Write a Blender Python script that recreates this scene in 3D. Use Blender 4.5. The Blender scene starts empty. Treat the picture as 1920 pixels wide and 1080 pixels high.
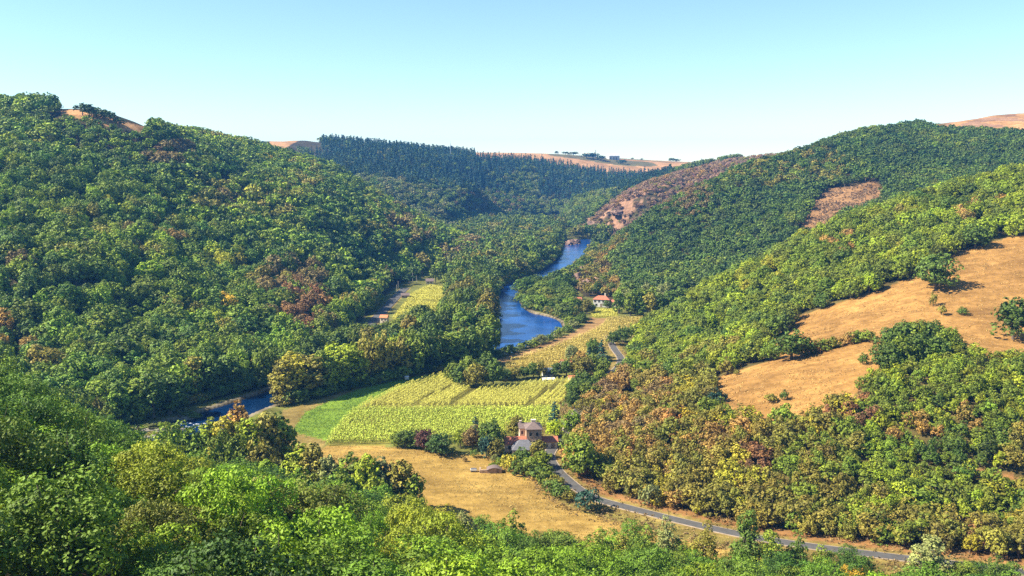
import bpy, bmesh, math, random, time
import numpy as np
from mathutils import Vector, Matrix
T0 = time.time()
SC = bpy.context.scene
COL = SC.collection
# ------------------------------------------------------------------ camera, sky, sun, exposure
FPX = 1700.0
PITCH = math.atan((540 - 302) / FPX)
cam_d = bpy.data.cameras.new("camera")
cam_d.sensor_width = 36.0
cam_d.lens = FPX / 1920 * 36.0
cam_d.clip_start = 0.5
cam_d.clip_end = 12000
cam = bpy.data.objects.new("camera", cam_d)
COL.objects.link(cam)
cam.rotation_euler = (math.pi / 2 - PITCH, 0, 0)
SC.camera = cam
SUN_EL = math.radians(42)
SUN_AZ = math.radians(-97)          # measured from +Y (view direction) clockwise seen from above
world = bpy.data.worlds.new("World")
SC.world = world
world.use_nodes = True
wt = world.node_tree
sky = wt.nodes.new("ShaderNodeTexSky")
sky.sky_type = 'NISHITA'
sky.sun_disc = False
sky.sun_elevation = SUN_EL
sky.sun_rotation = SUN_AZ
sky.altitude = 0
sky.air_density = 1.0
sky.dust_density = 0.0
sky.ozone_density = 1.6
tone_n = wt.nodes.new("ShaderNodeMix"); tone_n.data_type = 'RGBA'; tone_n.blend_type = 'MULTIPLY'
tone_n.inputs[0].default_value = 1.0; tone_n.inputs[7].default_value = (0.83, 0.98, 1.07, 1)
wt.links.new(sky.outputs[0], tone_n.inputs[6]); wt.links.new(tone_n.outputs[2], wt.nodes["Background"].inputs[0])
wt.nodes["Background"].inputs[1].default_value = 0.072
sun_d = bpy.data.lights.new("sun", 'SUN')
sun_d.energy = 5.0
sun_d.angle = math.radians(0.5)
sun_d.color = (1.0, 0.93, 0.78)
sun = bpy.data.objects.new("sun", sun_d)
COL.objects.link(sun)
sdir = Vector((math.sin(SUN_AZ) * math.cos(SUN_EL), math.cos(SUN_AZ) * math.cos(SUN_EL), math.sin(SUN_EL)))
sun.rotation_euler = sdir.to_track_quat('Z', 'Y').to_euler()
sun.location = (-200, 0, 300)
SC.view_settings.view_transform = 'Standard'
SC.view_settings.look = 'None'
SC.view_settings.exposure = 1.42
SC.view_settings.gamma = 1.0
SC.render.engine = 'CYCLES'
SC.cycles.max_bounces = 5
SC.cycles.diffuse_bounces = 2
SC.cycles.glossy_bounces = 2
SC.cycles.transmission_bounces = 3
SC.cycles.volume_bounces = 0
SC.cycles.use_denoising = False
SC.cycles.denoiser = 'OPENIMAGEDENOISE'
SC.cycles.denoising_input_passes = 'RGB_ALBEDO_NORMAL'
SC.cycles.denoising_prefilter = 'ACCURATE'
SC.cycles.sample_clamp_indirect = 4.0
# ------------------------------------------------------------------ projection helpers (photo pixels <-> places on the land)
CP, SP = math.cos(PITCH), math.sin(PITCH)
ZF = -90.0                            # valley floor, metres below the viewpoint

def ray(px, py):
    a = (np.asarray(px, float) - 960) / FPX
    b = -(np.asarray(py, float) - 540) / FPX
    return a, CP + b * SP, -SP + b * CP

def at(px, py, y, th=0.0):
    r = ray(px, py)
    k = y / r[1]
    return (float(r[0] * k), float(y), float(r[2] * k - th))

def flo(px, py, z=ZF):
    r = ray(px, py)
    k = z / r[2]
    return (float(r[0] * k), float(r[1] * k))

def proj(x, y, z):
    d = y * CP - z * SP
    v = y * SP + z * CP
    d = np.where(d > 0.1, d, 0.1)
    return 960 + FPX * x / d, 540 - FPX * v / d

def lattice(ix, iy, seed):
    h = (ix.astype(np.int64) * 374761393 + iy.astype(np.int64) * 668265263 + seed * 1442695041) & 0x7fffffff
    h = ((h ^ (h >> 13)) * 1274126177) & 0x7fffffff
    return ((h ^ (h >> 16)) & 0xffff) / 65535.0

def vnoise(x, y, s, seed=0):
    x = np.asarray(x, float) / s; y = np.asarray(y, float) / s
    ix = np.floor(x); iy = np.floor(y)
    fx = x - ix; fy = y - iy
    fx = fx * fx * (3 - 2 * fx); fy = fy * fy * (3 - 2 * fy)
    ix = ix.astype(np.int64); iy = iy.astype(np.int64)
    a = lattice(ix, iy, seed); b = lattice(ix + 1, iy, seed)
    c = lattice(ix, iy + 1, seed); d = lattice(ix + 1, iy + 1, seed)
    return (a * (1 - fx) + b * fx) * (1 - fy) + (c * (1 - fx) + d * fx) * fy

def fbm(x, y, s, seed=0, o=3):
    t = 0; a = 0.5; n = 0
    for k in range(o):
        t = t + a * vnoise(x, y, s / 2 ** k, seed + 17 * k); n += a; a *= 0.5
    return t / n

def inpoly(x, y, poly):
    x = np.asarray(x, float); y = np.asarray(y, float)
    r = np.zeros(x.shape, bool)
    n = len(poly)
    for i in range(n):
        x0, y0 = poly[i]; x1, y1 = poly[(i + 1) % n]
        if y0 == y1: continue
        c = ((y0 > y) != (y1 > y)) & (x < (x1 - x0) * (y - y0) / (y1 - y0) + x0)
        r ^= c
    return r

def polydist(x, y, pts, closed=True):
    x = np.asarray(x, float); y = np.asarray(y, float)
    best = np.full(x.shape, 1e18)
    n = len(pts)
    for i in range(n if closed else n - 1):
        x0, y0 = pts[i]; x1, y1 = pts[(i + 1) % n]
        dx, dy = x1 - x0, y1 - y0
        t = np.clip(((x - x0) * dx + (y - y0) * dy) / (dx * dx + dy * dy + 1e-9), 0, 1)
        best = np.minimum(best, (x - x0 - t * dx) ** 2 + (y - y0 - t * dy) ** 2)
    return np.sqrt(best)

def smooth(t):
    t = np.clip(t, 0, 1)
    return t * t * (3 - 2 * t)

FL = lambda pts, z=ZF: [flo(a, b, z) for a, b in pts]
def densify(pts, step):
    out = []
    for (x0, y0), (x1, y1) in zip(pts, pts[1:]):
        n = max(1, int(math.hypot(x1 - x0, y1 - y0) / step))
        out += [(x0 + (x1 - x0) * k / n, y0 + (y1 - y0) * k / n) for k in range(n)]
    out.append(pts[-1])
    return out
def chaikin(pts, it=2):
    for _ in range(it):
        q = [pts[0]]
        for (x0, y0), (x1, y1) in zip(pts, pts[1:]):
            q += [(x0 * .75 + x1 * .25, y0 * .75 + y1 * .25), (x0 * .25 + x1 * .75, y0 * .25 + y1 * .75)]
        q.append(pts[-1]); pts = q
    return pts
# ------------------------------------------------------------------ the land: outlines on the valley floor
LEFT_FOOT = [(60, 822), (150, 812), (230, 800), (350, 762), (500, 726), (600, 655), (680, 600), (715, 560), (760, 525), (810, 505), (870, 490), (925, 474), (900, 462), (860, 452)]
FAR_FOOT = [(850, 432), (900, 420), (960, 408), (1050, 402), (1060, 424), (1066, 431), (1085, 436), (1150, 442)]
RIGHT_FOOT = [(1135, 468), (1105, 478), (1080, 505), (1068, 530), (1095, 556), (1160, 568), (1250, 570), (1300, 572)]
NEAR_FOOT = [(1290, 592), (1215, 603), (1185, 640), (1180, 685), (1110, 730), (1075, 800), (1052, 842), (1058, 875), (1092, 905), (1130, 930), (1190, 945), (1255, 962), (1360, 985), (1470, 1008), (1660, 1032), (1920, 1062)]
HOME_FOOT = [(180, 175), (120, 178), (70, 186), (30, 192), (0, 200), (-25, 214), (-45, 236), (-70, 250), (-98, 256), (-130, 262), (-220, 285)]
FLOOR = FL(LEFT_FOOT) + FL(FAR_FOOT) + FL(RIGHT_FOOT) + FL(NEAR_FOOT) + HOME_FOOT
RIVER_A = [(1150, 456), (1118, 461), (1104, 478), (1078, 500), (1050, 514), (1020, 529), (977, 538), (972, 560), (990, 584), (1030, 591), (1056, 602), (1055, 620), (1005, 641), (962, 660), (930, 674), (860, 686), (760, 700), (650, 720), (565, 742), (528, 752), (470, 776), (408, 806), (372, 838), (290, 868), (60, 905)]
RIVER_B = [(1150, 447), (1058, 447), (1048, 478), (1026, 498), (996, 516), (936, 535), (928, 556), (928, 590), (920, 622), (902, 642), (868, 653), (800, 664), (700, 678), (600, 694), (500, 731), (400, 762), (300, 792), (225, 815), (60, 838)]
RIVER = chaikin(FL(RIVER_A)) + chaikin(FL(RIVER_B))[::-1]
ROAD = chaikin(FL([(1142, 630), (1148, 652), (1172, 680), (1128, 716), (1088, 762), (1062, 812), (1032, 846), (1028, 858), (1040, 880), (1072, 910), (1108, 936), (1180, 955), (1250, 973), (1350, 997), (1460, 1019), (1650, 1044), (1720, 1052), (1920, 1076)]), 3)
LANE = chaikin(FL([(676, 630), (697, 607), (724, 578), (748, 552), (760, 541)]), 3)

# ------------------------------------------------------------------ the land: heights through points read off the slopes
cp = []
def P(px, py, y, th=0): cp.append(at(px, py, y, th))
def W(*p): cp.extend(p)
for q in FLOOR[::1]: cp.append((q[0], q[1], ZF))
for q in [flo(960, 800), flo(760, 800), flo(900, 690), flo(1050, 650), flo(900, 560), flo(1000, 470), flo(980, 430), flo(300, 820), flo(700, 720), flo(950, 930), flo(1100, 1000)]: W((*q, ZF))
# hill with the viewpoint
W((0, 0, -6), (-60, 0, -4), (60, 0, -8), (0, 40, -29), (-40, 60, -34), (40, 60, -44), (0, 80, -51), (-30, 105, -48), (40, 100, -66), (-30, 130, -56), (0, 130, -70), (50, 140, -80),
  (-70, 100, -38), (-66, 130, -45), (-88, 150, -45), (-48, 135, -56), (-60, 160, -64), (-95, 180, -58), (-80, 205, -80), (-80, 185, -67), (-120, 190, -50), (-110, 160, -41), (-150, 120, -25), (-160, 200, -46), (-220, 230, -56), (-30, 170, -76), (90, 90, -66), (110, 140, -86),
  (160, 100, -76), (0, -60, 12), (150, 0, -20), (-150, 0, 5), (-300, 150, -20), (-260, 270, -80))
# left hill
for a in [(0, 226, 620, 9), (80, 228, 640, 9), (150, 207, 665, 0), (215, 222, 680, 0), (285, 243, 690, 0), (300, 257, 690, 9), (430, 297, 740, 9), (520, 322, 770, 9), (600, 342, 785, 9), (700, 388, 795, 9), (800, 440, 800, 9), (870, 468, 790, 8),
          (0, 300, 535, 6), (0, 420, 450, 6), (0, 560, 380, 6), (100, 680, 335, 5), (150, 500, 420, 6), (150, 350, 530, 6), (300, 620, 400, 6), (300, 480, 485, 6), (300, 350, 590, 6), (450, 600, 430, 6), (450, 480, 540, 6), (450, 370, 650, 6),
          (580, 560, 490, 6), (600, 480, 580, 6), (600, 400, 680, 6), (700, 480, 680, 6), (700, 540, 590, 5), (780, 470, 730, 6)]: P(*a)
W((-560, 640, 42), (-700, 500, 38), (-700, 700, 60), (-450, 380, -22), (-400, 300, -72), (-480, 850, 38), (-330, 950, 22), (-200, 1000, -10), (-130, 1000, -55), (-700, 1000, 55), (-900, 700, 60))
# right hill with the dry pasture
for a in [(1100, 800, 275, 3), (1150, 700, 360, 3), (1150, 780, 300, 3), (1300, 850, 256, 3), (1340, 735, 296), (1250, 700, 350, 4), (1500, 820, 248, 4), (1500, 720, 300, 0), (1650, 690, 286, 0), (1480, 650, 345, 0), (1700, 820, 240, 4), (1700, 640, 320, 0), (1920, 640, 318, 0), (1920, 820, 242, 4), (1500, 930, 225, 4), (1700, 940, 220, 4), (1920, 940, 220, 4),
          (1600, 600, 370, 0), (1750, 560, 365, 0), (1750, 490, 415, 0), (1920, 520, 380, 0), (1920, 440, 430, 0), (1400, 600, 410, 6), (1550, 500, 440, 6), (1300, 620, 410, 5), (1700, 430, 455, 6), (1850, 380, 470, 6),
          (1200, 625, 440, 7), (1290, 550, 458, 7), (1400, 490, 470, 7), (1500, 440, 485, 7), (1600, 398, 500, 7), (1700, 358, 512, 7), (1800, 328, 522, 7), (1920, 302, 532, 7)]: P(*a)
W((420, 520, 18), (420, 400, -12), (300, 250, -62), (260, 200, -78), (520, 600, 20), (180, 590, -72), (250, 600, -62), (330, 620, -45), (600, 400, 10), (500, 250, -30), (330, 560, -28), (230, 545, -52))
# dark hill beyond, and its top field
for a in [(1130, 462, 800, 8), (1180, 432, 815, 8), (1240, 385, 830, 8), (1300, 348, 845, 8), (1400, 298, 875, 8), (1500, 278, 910, 8), (1580, 258, 930, 9), (1650, 230, 950, 10), (1720, 232, 960, 9), (1800, 243, 955, 5), (1920, 250, 950, 5), (1830, 226, 1040, 0), (1760, 230, 1020, 0), (1920, 212, 1090, 0),
          (1120, 500, 715, 5), (1120, 540, 650, 5), (1200, 480, 720, 6), (1200, 530, 640, 5), (1300, 420, 760, 6), (1300, 500, 665, 6), (1420, 360, 800, 6), (1420, 440, 700, 6), (1500, 340, 820, 6), (1510, 425, 690, 1), (1580, 390, 730, 1), (1640, 360, 760, 2), (1650, 300, 840, 6), (1800, 300, 840, 6), (1920, 300, 800, 6)]: P(*a)
W((560, 900, 30), (620, 1050, 48), (700, 1200, 50), (300, 1050, -10), (220, 1000, -50), (400, 1150, 10), (140, 930, -84), (600, 750, 0))
# brown rocky hill
for a in [(1085, 415, 1060, 3), (1120, 395, 1085, 4), (1180, 358, 1130, 4), (1240, 332, 1190, 4), (1300, 313, 1260, 5), (1370, 306, 1350, 5), (1100, 440, 1015, 3), (1160, 430, 1030, 4), (1220, 400, 1080, 4), (1300, 370, 1130, 4)]: P(*a)
W((330, 1400, 0), (480, 1350, 15), (250, 1500, -25), (130, 1300, -60), (600, 1500, 20))
# conifer hill and plateau behind
for a in [(470, 285, 1350, 6), (590, 285, 1480, 14), (650, 278, 1500, 14), (700, 276, 1500, 14), (760, 278, 1520, 14), (820, 290, 1560, 14), (900, 298, 1640, 12), (980, 303, 1740, 12), (1060, 312, 1800, 12), (1150, 322, 1840, 12), (1250, 322, 1850, 10),
          (640, 330, 1250, 6), (750, 350, 1240, 8), (900, 350, 1330, 8), (1050, 355, 1500, 8), (1150, 365, 1560, 8), (680, 390, 1080, 6), (780, 400, 1110, 6), (880, 390, 1210, 6), (980, 385, 1350, 6), (1060, 385, 1420, 6),
          (510, 266, 1620), (580, 264, 1640), (700, 285, 1800), (900, 286, 2050), (990, 287, 2100), (1070, 292, 2050), (1150, 297, 2100), (1280, 303, 2200), (1400, 311, 2400)]: P(*a)
for x in (-1500, -800, -200, 400, 1000, 1700, 2300):
    for y, z in ((2500, 4), (3000, -2), (3500, -8)): W((x, y, z - 8 * (x > 0)))
W((-900, 1500, 45), (-600, 1400, 32), (-1200, 1100, 60), (1000, 1300, 55), (1200, 1800, 20), (900, 900, 60), (900, 500, 50), (-1300, 1900, 30), (-1000, 400, 40), (800, 1700, 20))
cp = np.array(cp)

def rbf_fit(pts, c=26.0, lam=1e-3):
    n = len(pts); X = pts[:, :2] / 100
    r = np.sqrt(((X[:, None] - X[None]) ** 2).sum(-1) + (c / 100) ** 2)
    A = np.zeros((n + 3, n + 3)); A[:n, :n] = -r + 0 * lam
    A[:n, :n][np.diag_indices(n)] -= -0.06
    A[:n, n] = 1; A[:n, n + 1:] = X; A[n, :n] = 1; A[n + 1:, :n] = X.T
    return np.linalg.solve(A, np.concatenate([pts[:, 2], np.zeros(3)])), X, c / 100

RB = rbf_fit(cp)
def rbf_eval(x, y):
    w, X, c = RB
    x = x / 100; y = y / 100
    out = np.empty_like(x); n = len(X)
    for i in range(0, len(x), 40000):
        a = x[i:i + 40000, None] - X[None, :, 0]; b = y[i:i + 40000, None] - X[None, :, 1]
        out[i:i + 40000] = -np.sqrt(a * a + b * b + c * c) @ w[:n] + w[n] + w[n + 1] * x[i:i + 40000] + w[n + 2] * y[i:i + 40000]
    return out

S0, S1, NR, NC, U1 = 22.0, 3560.0, 1000, 1050, 0.92
ls = np.linspace(math.log(S0), math.log(S1), NR)
gy = np.exp(ls) - 60
gu = np.linspace(-U1, U1, NC)
GX = (gu[None, :] * (gy[:, None] + 60)).ravel()
GY = np.repeat(gy, NC)
GZ = rbf_eval(GX, GY)
near = (GY < 1600) & (np.abs(GX) < 500)
DF = np.full(GX.shape, 300.0)                    # distance outside the valley floor
DF[near] = polydist(GX[near], GY[near], FLOOR)
INF = np.zeros(GX.shape, bool); INF[near] = inpoly(GX[near], GY[near], FLOOR)
DF[INF] = 0
ramp = smooth(DF / 30.0)
rough = (fbm(GX, GY, 70, 3, 3) - 0.5) * 9 + (fbm(GX, GY, 22, 9, 2) - 0.5) * 2.5
far_t = np.clip((GY - 1550) / 300, 0, 1)
rough = rough * (1 - 0.8 * far_t)
GZ = np.where(INF, ZF, ZF + np.maximum(GZ - ZF, 0.4) * ramp + rough * smooth(DF / 60.0) * 0.8)
GZ = np.maximum(GZ, ZF)
GZ = GZ + (fbm(GX, GY, 14, 31, 2) - 0.5) * 0.5 * (1 - ramp)
RD = np.full(GX.shape, 300.0); RD[near] = np.minimum(polydist(GX[near], GY[near], ROAD, False), polydist(GX[near], GY[near], LANE, False))
kr = 1 - smooth((RD - 3.2) / 4.0)
GZ = GZ * (1 - kr) + (ZF + 0.25) * kr
INR = np.zeros(GX.shape, bool); INR[near] = inpoly(GX[near], GY[near], RIVER)
rb = np.zeros(GX.shape); dr = polydist(GX[near], GY[near], RIVER)
rb[near] = np.where(INR[near], np.minimum(dr / 3.0, 1), 0)
GZ = GZ - rb * 3.2
RIVD = np.full(GX.shape, 300.0); RIVD[near] = dr
GZ2 = GZ.reshape(NR, NC)

def H(x, y):
    x = np.asarray(x, float); y = np.asarray(y, float)
    s = np.maximum(y + 60, S0)
    i = np.clip((np.log(s) - ls[0]) / (ls[1] - ls[0]), 0, NR - 1.001)
    j = np.clip((x / s + U1) / (gu[1] - gu[0]), 0, NC - 1.001)
    i0 = i.astype(int); j0 = j.astype(int); fi = i - i0; fj = j - j0
    return (GZ2[i0, j0] * (1 - fi) + GZ2[i0 + 1, j0] * fi) * (1 - fj) + (GZ2[i0, j0 + 1] * (1 - fi) + GZ2[i0 + 1, j0 + 1] * fi) * fj

def visible(x, y, z, tol=5.0, offs=(-15, 0, 15)):
    v = np.zeros(x.shape, bool)
    for ox in offs:
        ok = np.ones(x.shape, bool)
        for t in np.linspace(0.12, 0.985, 60):
            ok &= H(ox + (x - ox) * t, y * t) < z * t + tol * t
        v |= ok
    return v

# ------------------------------------------------------------------ what grows or lies where (outlines followed on the land itself)
PASTURE = [(1328, 714), (1400, 690), (1445, 676), (1440, 640), (1480, 622), (1490, 595), (1530, 583), (1640, 548), (1725, 512), (1790, 476), (1850, 456), (1925, 438), (2100, 400), (2100, 660), (1925, 676), (1860, 682), (1800, 656), (1745, 622), (1690, 634), (1655, 656), (1652, 706), (1612, 728), (1585, 764), (1505, 796), (1430, 790), (1348, 768)]
CLEARCUT = [(1496, 440), (1522, 388), (1546, 354), (1600, 350), (1634, 338), (1664, 356), (1640, 392), (1570, 416), (1535, 446)]
MEADOW = [(545, 838), (700, 836), (730, 838), (860, 850), (900, 850), (950, 862), (1015, 862), (1030, 880), (1070, 915), (1110, 945), (1160, 968), (1240, 985), (1350, 1006), (1460, 1028), (1700, 1062), (1900, 1085), (1920, 1250), (700, 1250), (600, 950)]
GREENF = [(548, 808), (572, 774), (622, 750), (668, 731), (735, 713), (800, 704), (838, 697), (842, 704), (790, 712), (740, 730), (690, 755), (650, 780), (610, 826), (560, 812)]
STRAW = [(530, 770), (640, 735), (750, 706), (850, 690), (930, 672), (945, 690), (838, 697), (735, 713), (622, 750), (572, 774), (548, 808), (612, 826), (605, 842), (520, 842)]
CORN_A = [(838, 702), (850, 722), (930, 726), (1072, 712), (1068, 730), (1050, 765), (940, 767), (686, 767), (665, 769), (694, 752), (745, 730), (795, 712)]
CORN_B = [(662, 771), (760, 769), (1050, 768), (1048, 782), (1035, 800), (985, 815), (880, 822), (735, 834), (612, 836), (630, 806)]
CORN_C = [(950, 690), (945, 680), (985, 668), (1060, 642), (1100, 625), (1130, 610), (1140, 597), (1205, 596), (1180, 620), (1150, 640), (1140, 650), (1100, 665), (1065, 672), (1040, 690)]
STRIP = [(930, 674), (990, 655), (1070, 625), (1098, 607), (1100, 595), (1140, 597), (1128, 611), (1098, 626), (1060, 642), (985, 668), (945, 681)]
FIELD_L1 = [(762, 556), (790, 540), (808, 534), (845, 540), (852, 556), (845, 572), (812, 563), (765, 563)]
FIELD_L2 = [(735, 596), (762, 564), (812, 565), (840, 575), (830, 600), (770, 612)]
FIELD_V = [(1108, 588), (1112, 580), (1155, 580), (1158, 594), (1110, 595)]
L_STRIP = [(118, 203), (150, 207), (200, 220), (285, 241), (290, 252), (240, 246), (195, 234), (140, 222), (112, 214)]
FAR_TAN = [[(505, 263), (600, 262), (600, 283), (505, 283)], [(890, 285), (1075, 290), (1080, 306), (890, 300)], [(1130, 297), (1345, 301), (1345, 309), (1130, 308)]]
TOP_TAN = [(1730, 236), (1800, 222), (1940, 208), (1940, 262), (1730, 244)]
L_BARE = [[(395, 332), (412, 330), (432, 352), (425, 360), (402, 345)], [(440, 362), (466, 356), (468, 384), (455, 380)], [(1, 1), (2, 1), (2, 2)]]
R_BARE = [(1800, 885), (1840, 882), (1915, 893), (1915, 908), (1840, 903)]

ZC = {  # base colours of bare ground
 'wood': (.055, .045, .022), 'pasture': (.31, .175, .060), 'meadow': (.31, .205, .060), 'green': (.17, .27, .03), 'straw': (.25, .19, .065), 'corn': (.17, .16, .035),
 'cornc': (.26, .20, .045), 'strip': (.29, .18, .085), 'field': (.27, .25, .04), 'clear': (.26, .15, .075), 'tan': (.42, .24, .12), 'verge': (.30, .16, .065), 'rock': (.27, .16, .11), 'gravel': (.22, .19, .14), 'grassy': (.14, .15, .04)}
PX, PY = proj(GX, GY, GZ)
zone = np.zeros(GX.shape, int)
ZN = ['ground', 'pasture', 'meadow', 'green_field', 'stubble_field', 'corn_field', 'yellow_field', 'hilltop_field', 'clearing']
tone = np.tile(np.array(ZC['wood']), (len(GX), 1))
def paint(mask, c, zid=None):
    tone[mask] = c
    if zid is not None: zone[mask] = zid
flr = INF & (GY < 1500)
paint(flr, ZC['grassy'])
fm = lambda poly: flr & inpoly(PX, PY, poly)
paint(fm(MEADOW), ZC['meadow'], 2)
paint(fm(STRAW), ZC['straw'], 4)
paint(fm(GREENF), ZC['green'], 3)
paint(fm(CORN_A) | fm(CORN_B), ZC['corn'], 5)
paint(fm(STRIP), ZC['strip'], 4)
paint(fm(CORN_C), ZC['cornc'], 5)
paint(fm(FIELD_L1) | fm(FIELD_L2) | fm(FIELD_V), ZC['field'], 6)
paint((RD < 9) & (GY < 330) & (GX > 10) & INF, (.20, .17, .05))
paint((RD < 4.0) & (GY < 700), (.25, .19, .06))
paint((RD < 11) & (GY < 480) & (GX > 10) & (DF > 0) & (DF < 5), ZC['verge'])
PAST = (GY > 225) & (GY < 480) & (GX > 40) & inpoly(PX, PY, PASTURE)
paint((GY > 215) & (GY < 560) & (GX > 20) & (DF > 4), (.11, .09, .035))
paint(PAST, ZC['pasture'], 1)
paint((GY > 600) & (GY < 860) & (GX > 150) & inpoly(PX, PY, CLEARCUT), ZC['clear'], 8)
paint((GY > 560) & (GY < 800) & (GX < -200) & inpoly(PX, PY, L_STRIP), ZC['tan'], 7)
for q in L_BARE: paint((GY > 420) & (GY < 800) & (GX < -100) & inpoly(PX, PY, q), ZC['verge'])
paint((GY > 190) & (GY < 300) & (GX > 60) & inpoly(PX, PY, R_BARE), ZC['verge'])
paint((GY > 940) & (GY < 1300) & (GX > 330) & inpoly(PX, PY, TOP_TAN), ZC['tan'], 7)
paint((GY > 1850), ZC['tan'], 7)
paint((GY > 1500) & (GY < 1860) & (GX < -380) & inpoly(PX, PY, FAR_TAN[0]), ZC['tan'], 7)
paint((GY > 1400) & (GY <= 1850) & inpoly(PX, PY, FAR_TAN[1]), ZC['tan'], 7)
hedge = (GY > 1850) & (fbm(GX * 0.5, GY, 120, 77, 2) > 0.62)
tone[hedge] = (.12, .11, .05)
fieldn = vnoise(GX, GY, 190, 5)
tone[(GY > 1850) & ~hedge] *= (0.8 + 0.4 * np.round(fieldn[(GY > 1850) & ~hedge] * 3) / 3)[:, None]
r2nose = (GX > 40) & (GX < 330) & (GY > 600) & (GY < 850) & (fbm(GX, GY, 16, 4, 2) > 0.62) & (PX < 1150)
paint(r2nose & (DF > 2), ZC['rock'])
r3 = (GX > 60) & (GY > 990) & (GY < 1330) & (PX > 1058)
paint(r3 & (DF > 2) & (fbm(GX, GY, 20, 4, 2) > 0.5), ZC['rock'])
paint((RIVD < 2.2) & (GY < 800) & ~INR & (tone[:, 0] < .2), ZC['gravel'])
paint(INR, (.07, .06, .04))
# ------------------------------------------------------------------ materials
def new_mat(name):
    m = bpy.data.materials.new(name); m.use_nodes = True
    nt = m.node_tree
    b = nt.nodes.get("Principled BSDF")
    return m, nt, b
def N(nt, t, **kw):
    n = nt.nodes.new(t)
    for k, v in kw.items(): setattr(n, k, v)
    return n
def noise(nt, scale, detail=4, rough=.6, vec=None):
    n = N(nt, "ShaderNodeTexNoise"); n.inputs["Scale"].default_value = scale
    n.inputs["Detail"].default_value = detail; n.inputs["Roughness"].default_value = rough
    if vec is not None: nt.links.new(vec, n.inputs["Vector"])
    return n
def ramp2(nt, fac, a, b, p0=.3, p1=.7):
    r = N(nt, "ShaderNodeValToRGB")
    r.color_ramp.elements[0].position = p0; r.color_ramp.elements[1].position = p1
    r.color_ramp.elements[0].color = (*a, 1); r.color_ramp.elements[1].color = (*b, 1)
    nt.links.new(fac, r.inputs[0]); return r
def mul(nt, a, b, fac=1.0):
    m = N(nt, "ShaderNodeMix", data_type='RGBA', blend_type='MULTIPLY')
    m.inputs[0].default_value = fac
    nt.links.new(a, m.inputs[6]); nt.links.new(b, m.inputs[7]); return m.outputs[2]
def bump(nt, b, h, strength, dist):
    n = N(nt, "ShaderNodeBump"); n.inputs["Strength"].default_value = strength; n.inputs["Distance"].default_value = dist
    nt.links.new(h, n.inputs["Height"]); nt.links.new(n.outputs[0], b.inputs["Normal"])

def plain(name, col, rough=.8, var=.25, scale=1.5, bstr=.3, bdist=.05, spec=.3, metal=0):
    m, nt, b = new_mat(name)
    tc = N(nt, "ShaderNodeTexCoord")
    n = noise(nt, scale, 5, .65, tc.outputs["Object"])
    lo = tuple(c * (1 - var) for c in col); hi = tuple(min(1, c * (1 + var)) for c in col)
    r = ramp2(nt, n.outputs[0], lo, hi)
    nt.links.new(r.outputs[0], b.inputs["Base Color"])
    b.inputs["Roughness"].default_value = rough; b.inputs["Specular IOR Level"].default_value = spec; b.inputs["Metallic"].default_value = metal
    bump(nt, b, n.outputs[0], bstr, bdist)
    return m

def ground_mat():
    m, nt, b = new_mat("ground")
    at_ = N(nt, "ShaderNodeAttribute", attribute_name="tone")
    g = N(nt, "ShaderNodeNewGeometry")
    n1 = noise(nt, .035, 5, .6, g.outputs["Position"]); r1 = ramp2(nt, n1.outputs[0], (.66, .62, .56), (1.25, 1.22, 1.15), .32, .68)
    n2 = noise(nt, .35, 6, .72, g.outputs["Position"]); r2 = ramp2(nt, n2.outputs[0], (.72, .70, .64), (1.22, 1.22, 1.2), .34, .66)
    mp = N(nt, "ShaderNodeMapping"); mp.inputs["Scale"].default_value = (.05, .22, .3); mp.inputs["Rotation"].default_value = (0, 0, .25)
    nt.links.new(g.outputs["Position"], mp.inputs["Vector"])
    n3 = noise(nt, 1.0, 5, .65, mp.outputs[0]); r3 = ramp2(nt, n3.outputs[0], (.76, .74, .70), (1.18, 1.16, 1.1), .36, .64)
    c = mul(nt, mul(nt, mul(nt, at_.outputs[0], r1.outputs[0]), r2.outputs[0]), r3.outputs[0])
    nt.links.new(c, b.inputs["Base Color"])
    b.inputs["Roughness"].default_value = .95; b.inputs["Specular IOR Level"].default_value = .1
    n4 = noise(nt, 1.2, 5, .75, g.outputs["Position"])
    bump(nt, b, n4.outputs[0], .5, .5)
    return m
MG = ground_mat()

def leaf_mat(name, trans=.16, vary=.6):
    m, nt, b = new_mat(name)
    t = N(nt, "ShaderNodeAttribute", attribute_name="tint", attribute_type='INSTANCER')
    lv = N(nt, "ShaderNodeAttribute", attribute_name="leafvar")
    r = ramp2(nt, lv.outputs["Fac"], (1 - vary, 1 - vary, 1 - vary * .8), (1 + vary * .8, 1 + vary * .8, 1 + vary * .5), 0, 1)
    c = mul(nt, t.outputs["Color"], r.outputs[0])
    nt.links.new(c, b.inputs["Base Color"])
    b.inputs["Roughness"].default_value = .62; b.inputs["Specular IOR Level"].default_value = .25
    tr = N(nt, "ShaderNodeBsdfTranslucent"); nt.links.new(c, tr.inputs[0])
    mx = N(nt, "ShaderNodeMixShader"); mx.inputs[0].default_value = trans
    nt.links.new(b.outputs[0], mx.inputs[1]); nt.links.new(tr.outputs[0], mx.inputs[2])
    out = [n for n in nt.nodes if n.type == 'OUTPUT_MATERIAL'][0]
    nt.links.new(mx.outputs[0], out.inputs[0])
    return m
M_LEAF = leaf_mat("leaves")
M_NEEDLE = leaf_mat("needles", .05, .4)
M_BARK = plain("bark", (.13, .10, .07), .9, .4, 3, .5, .05)
M_BARKP = plain("pale_bark", (.36, .33, .27), .85, .3, 3, .4, .05)

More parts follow.
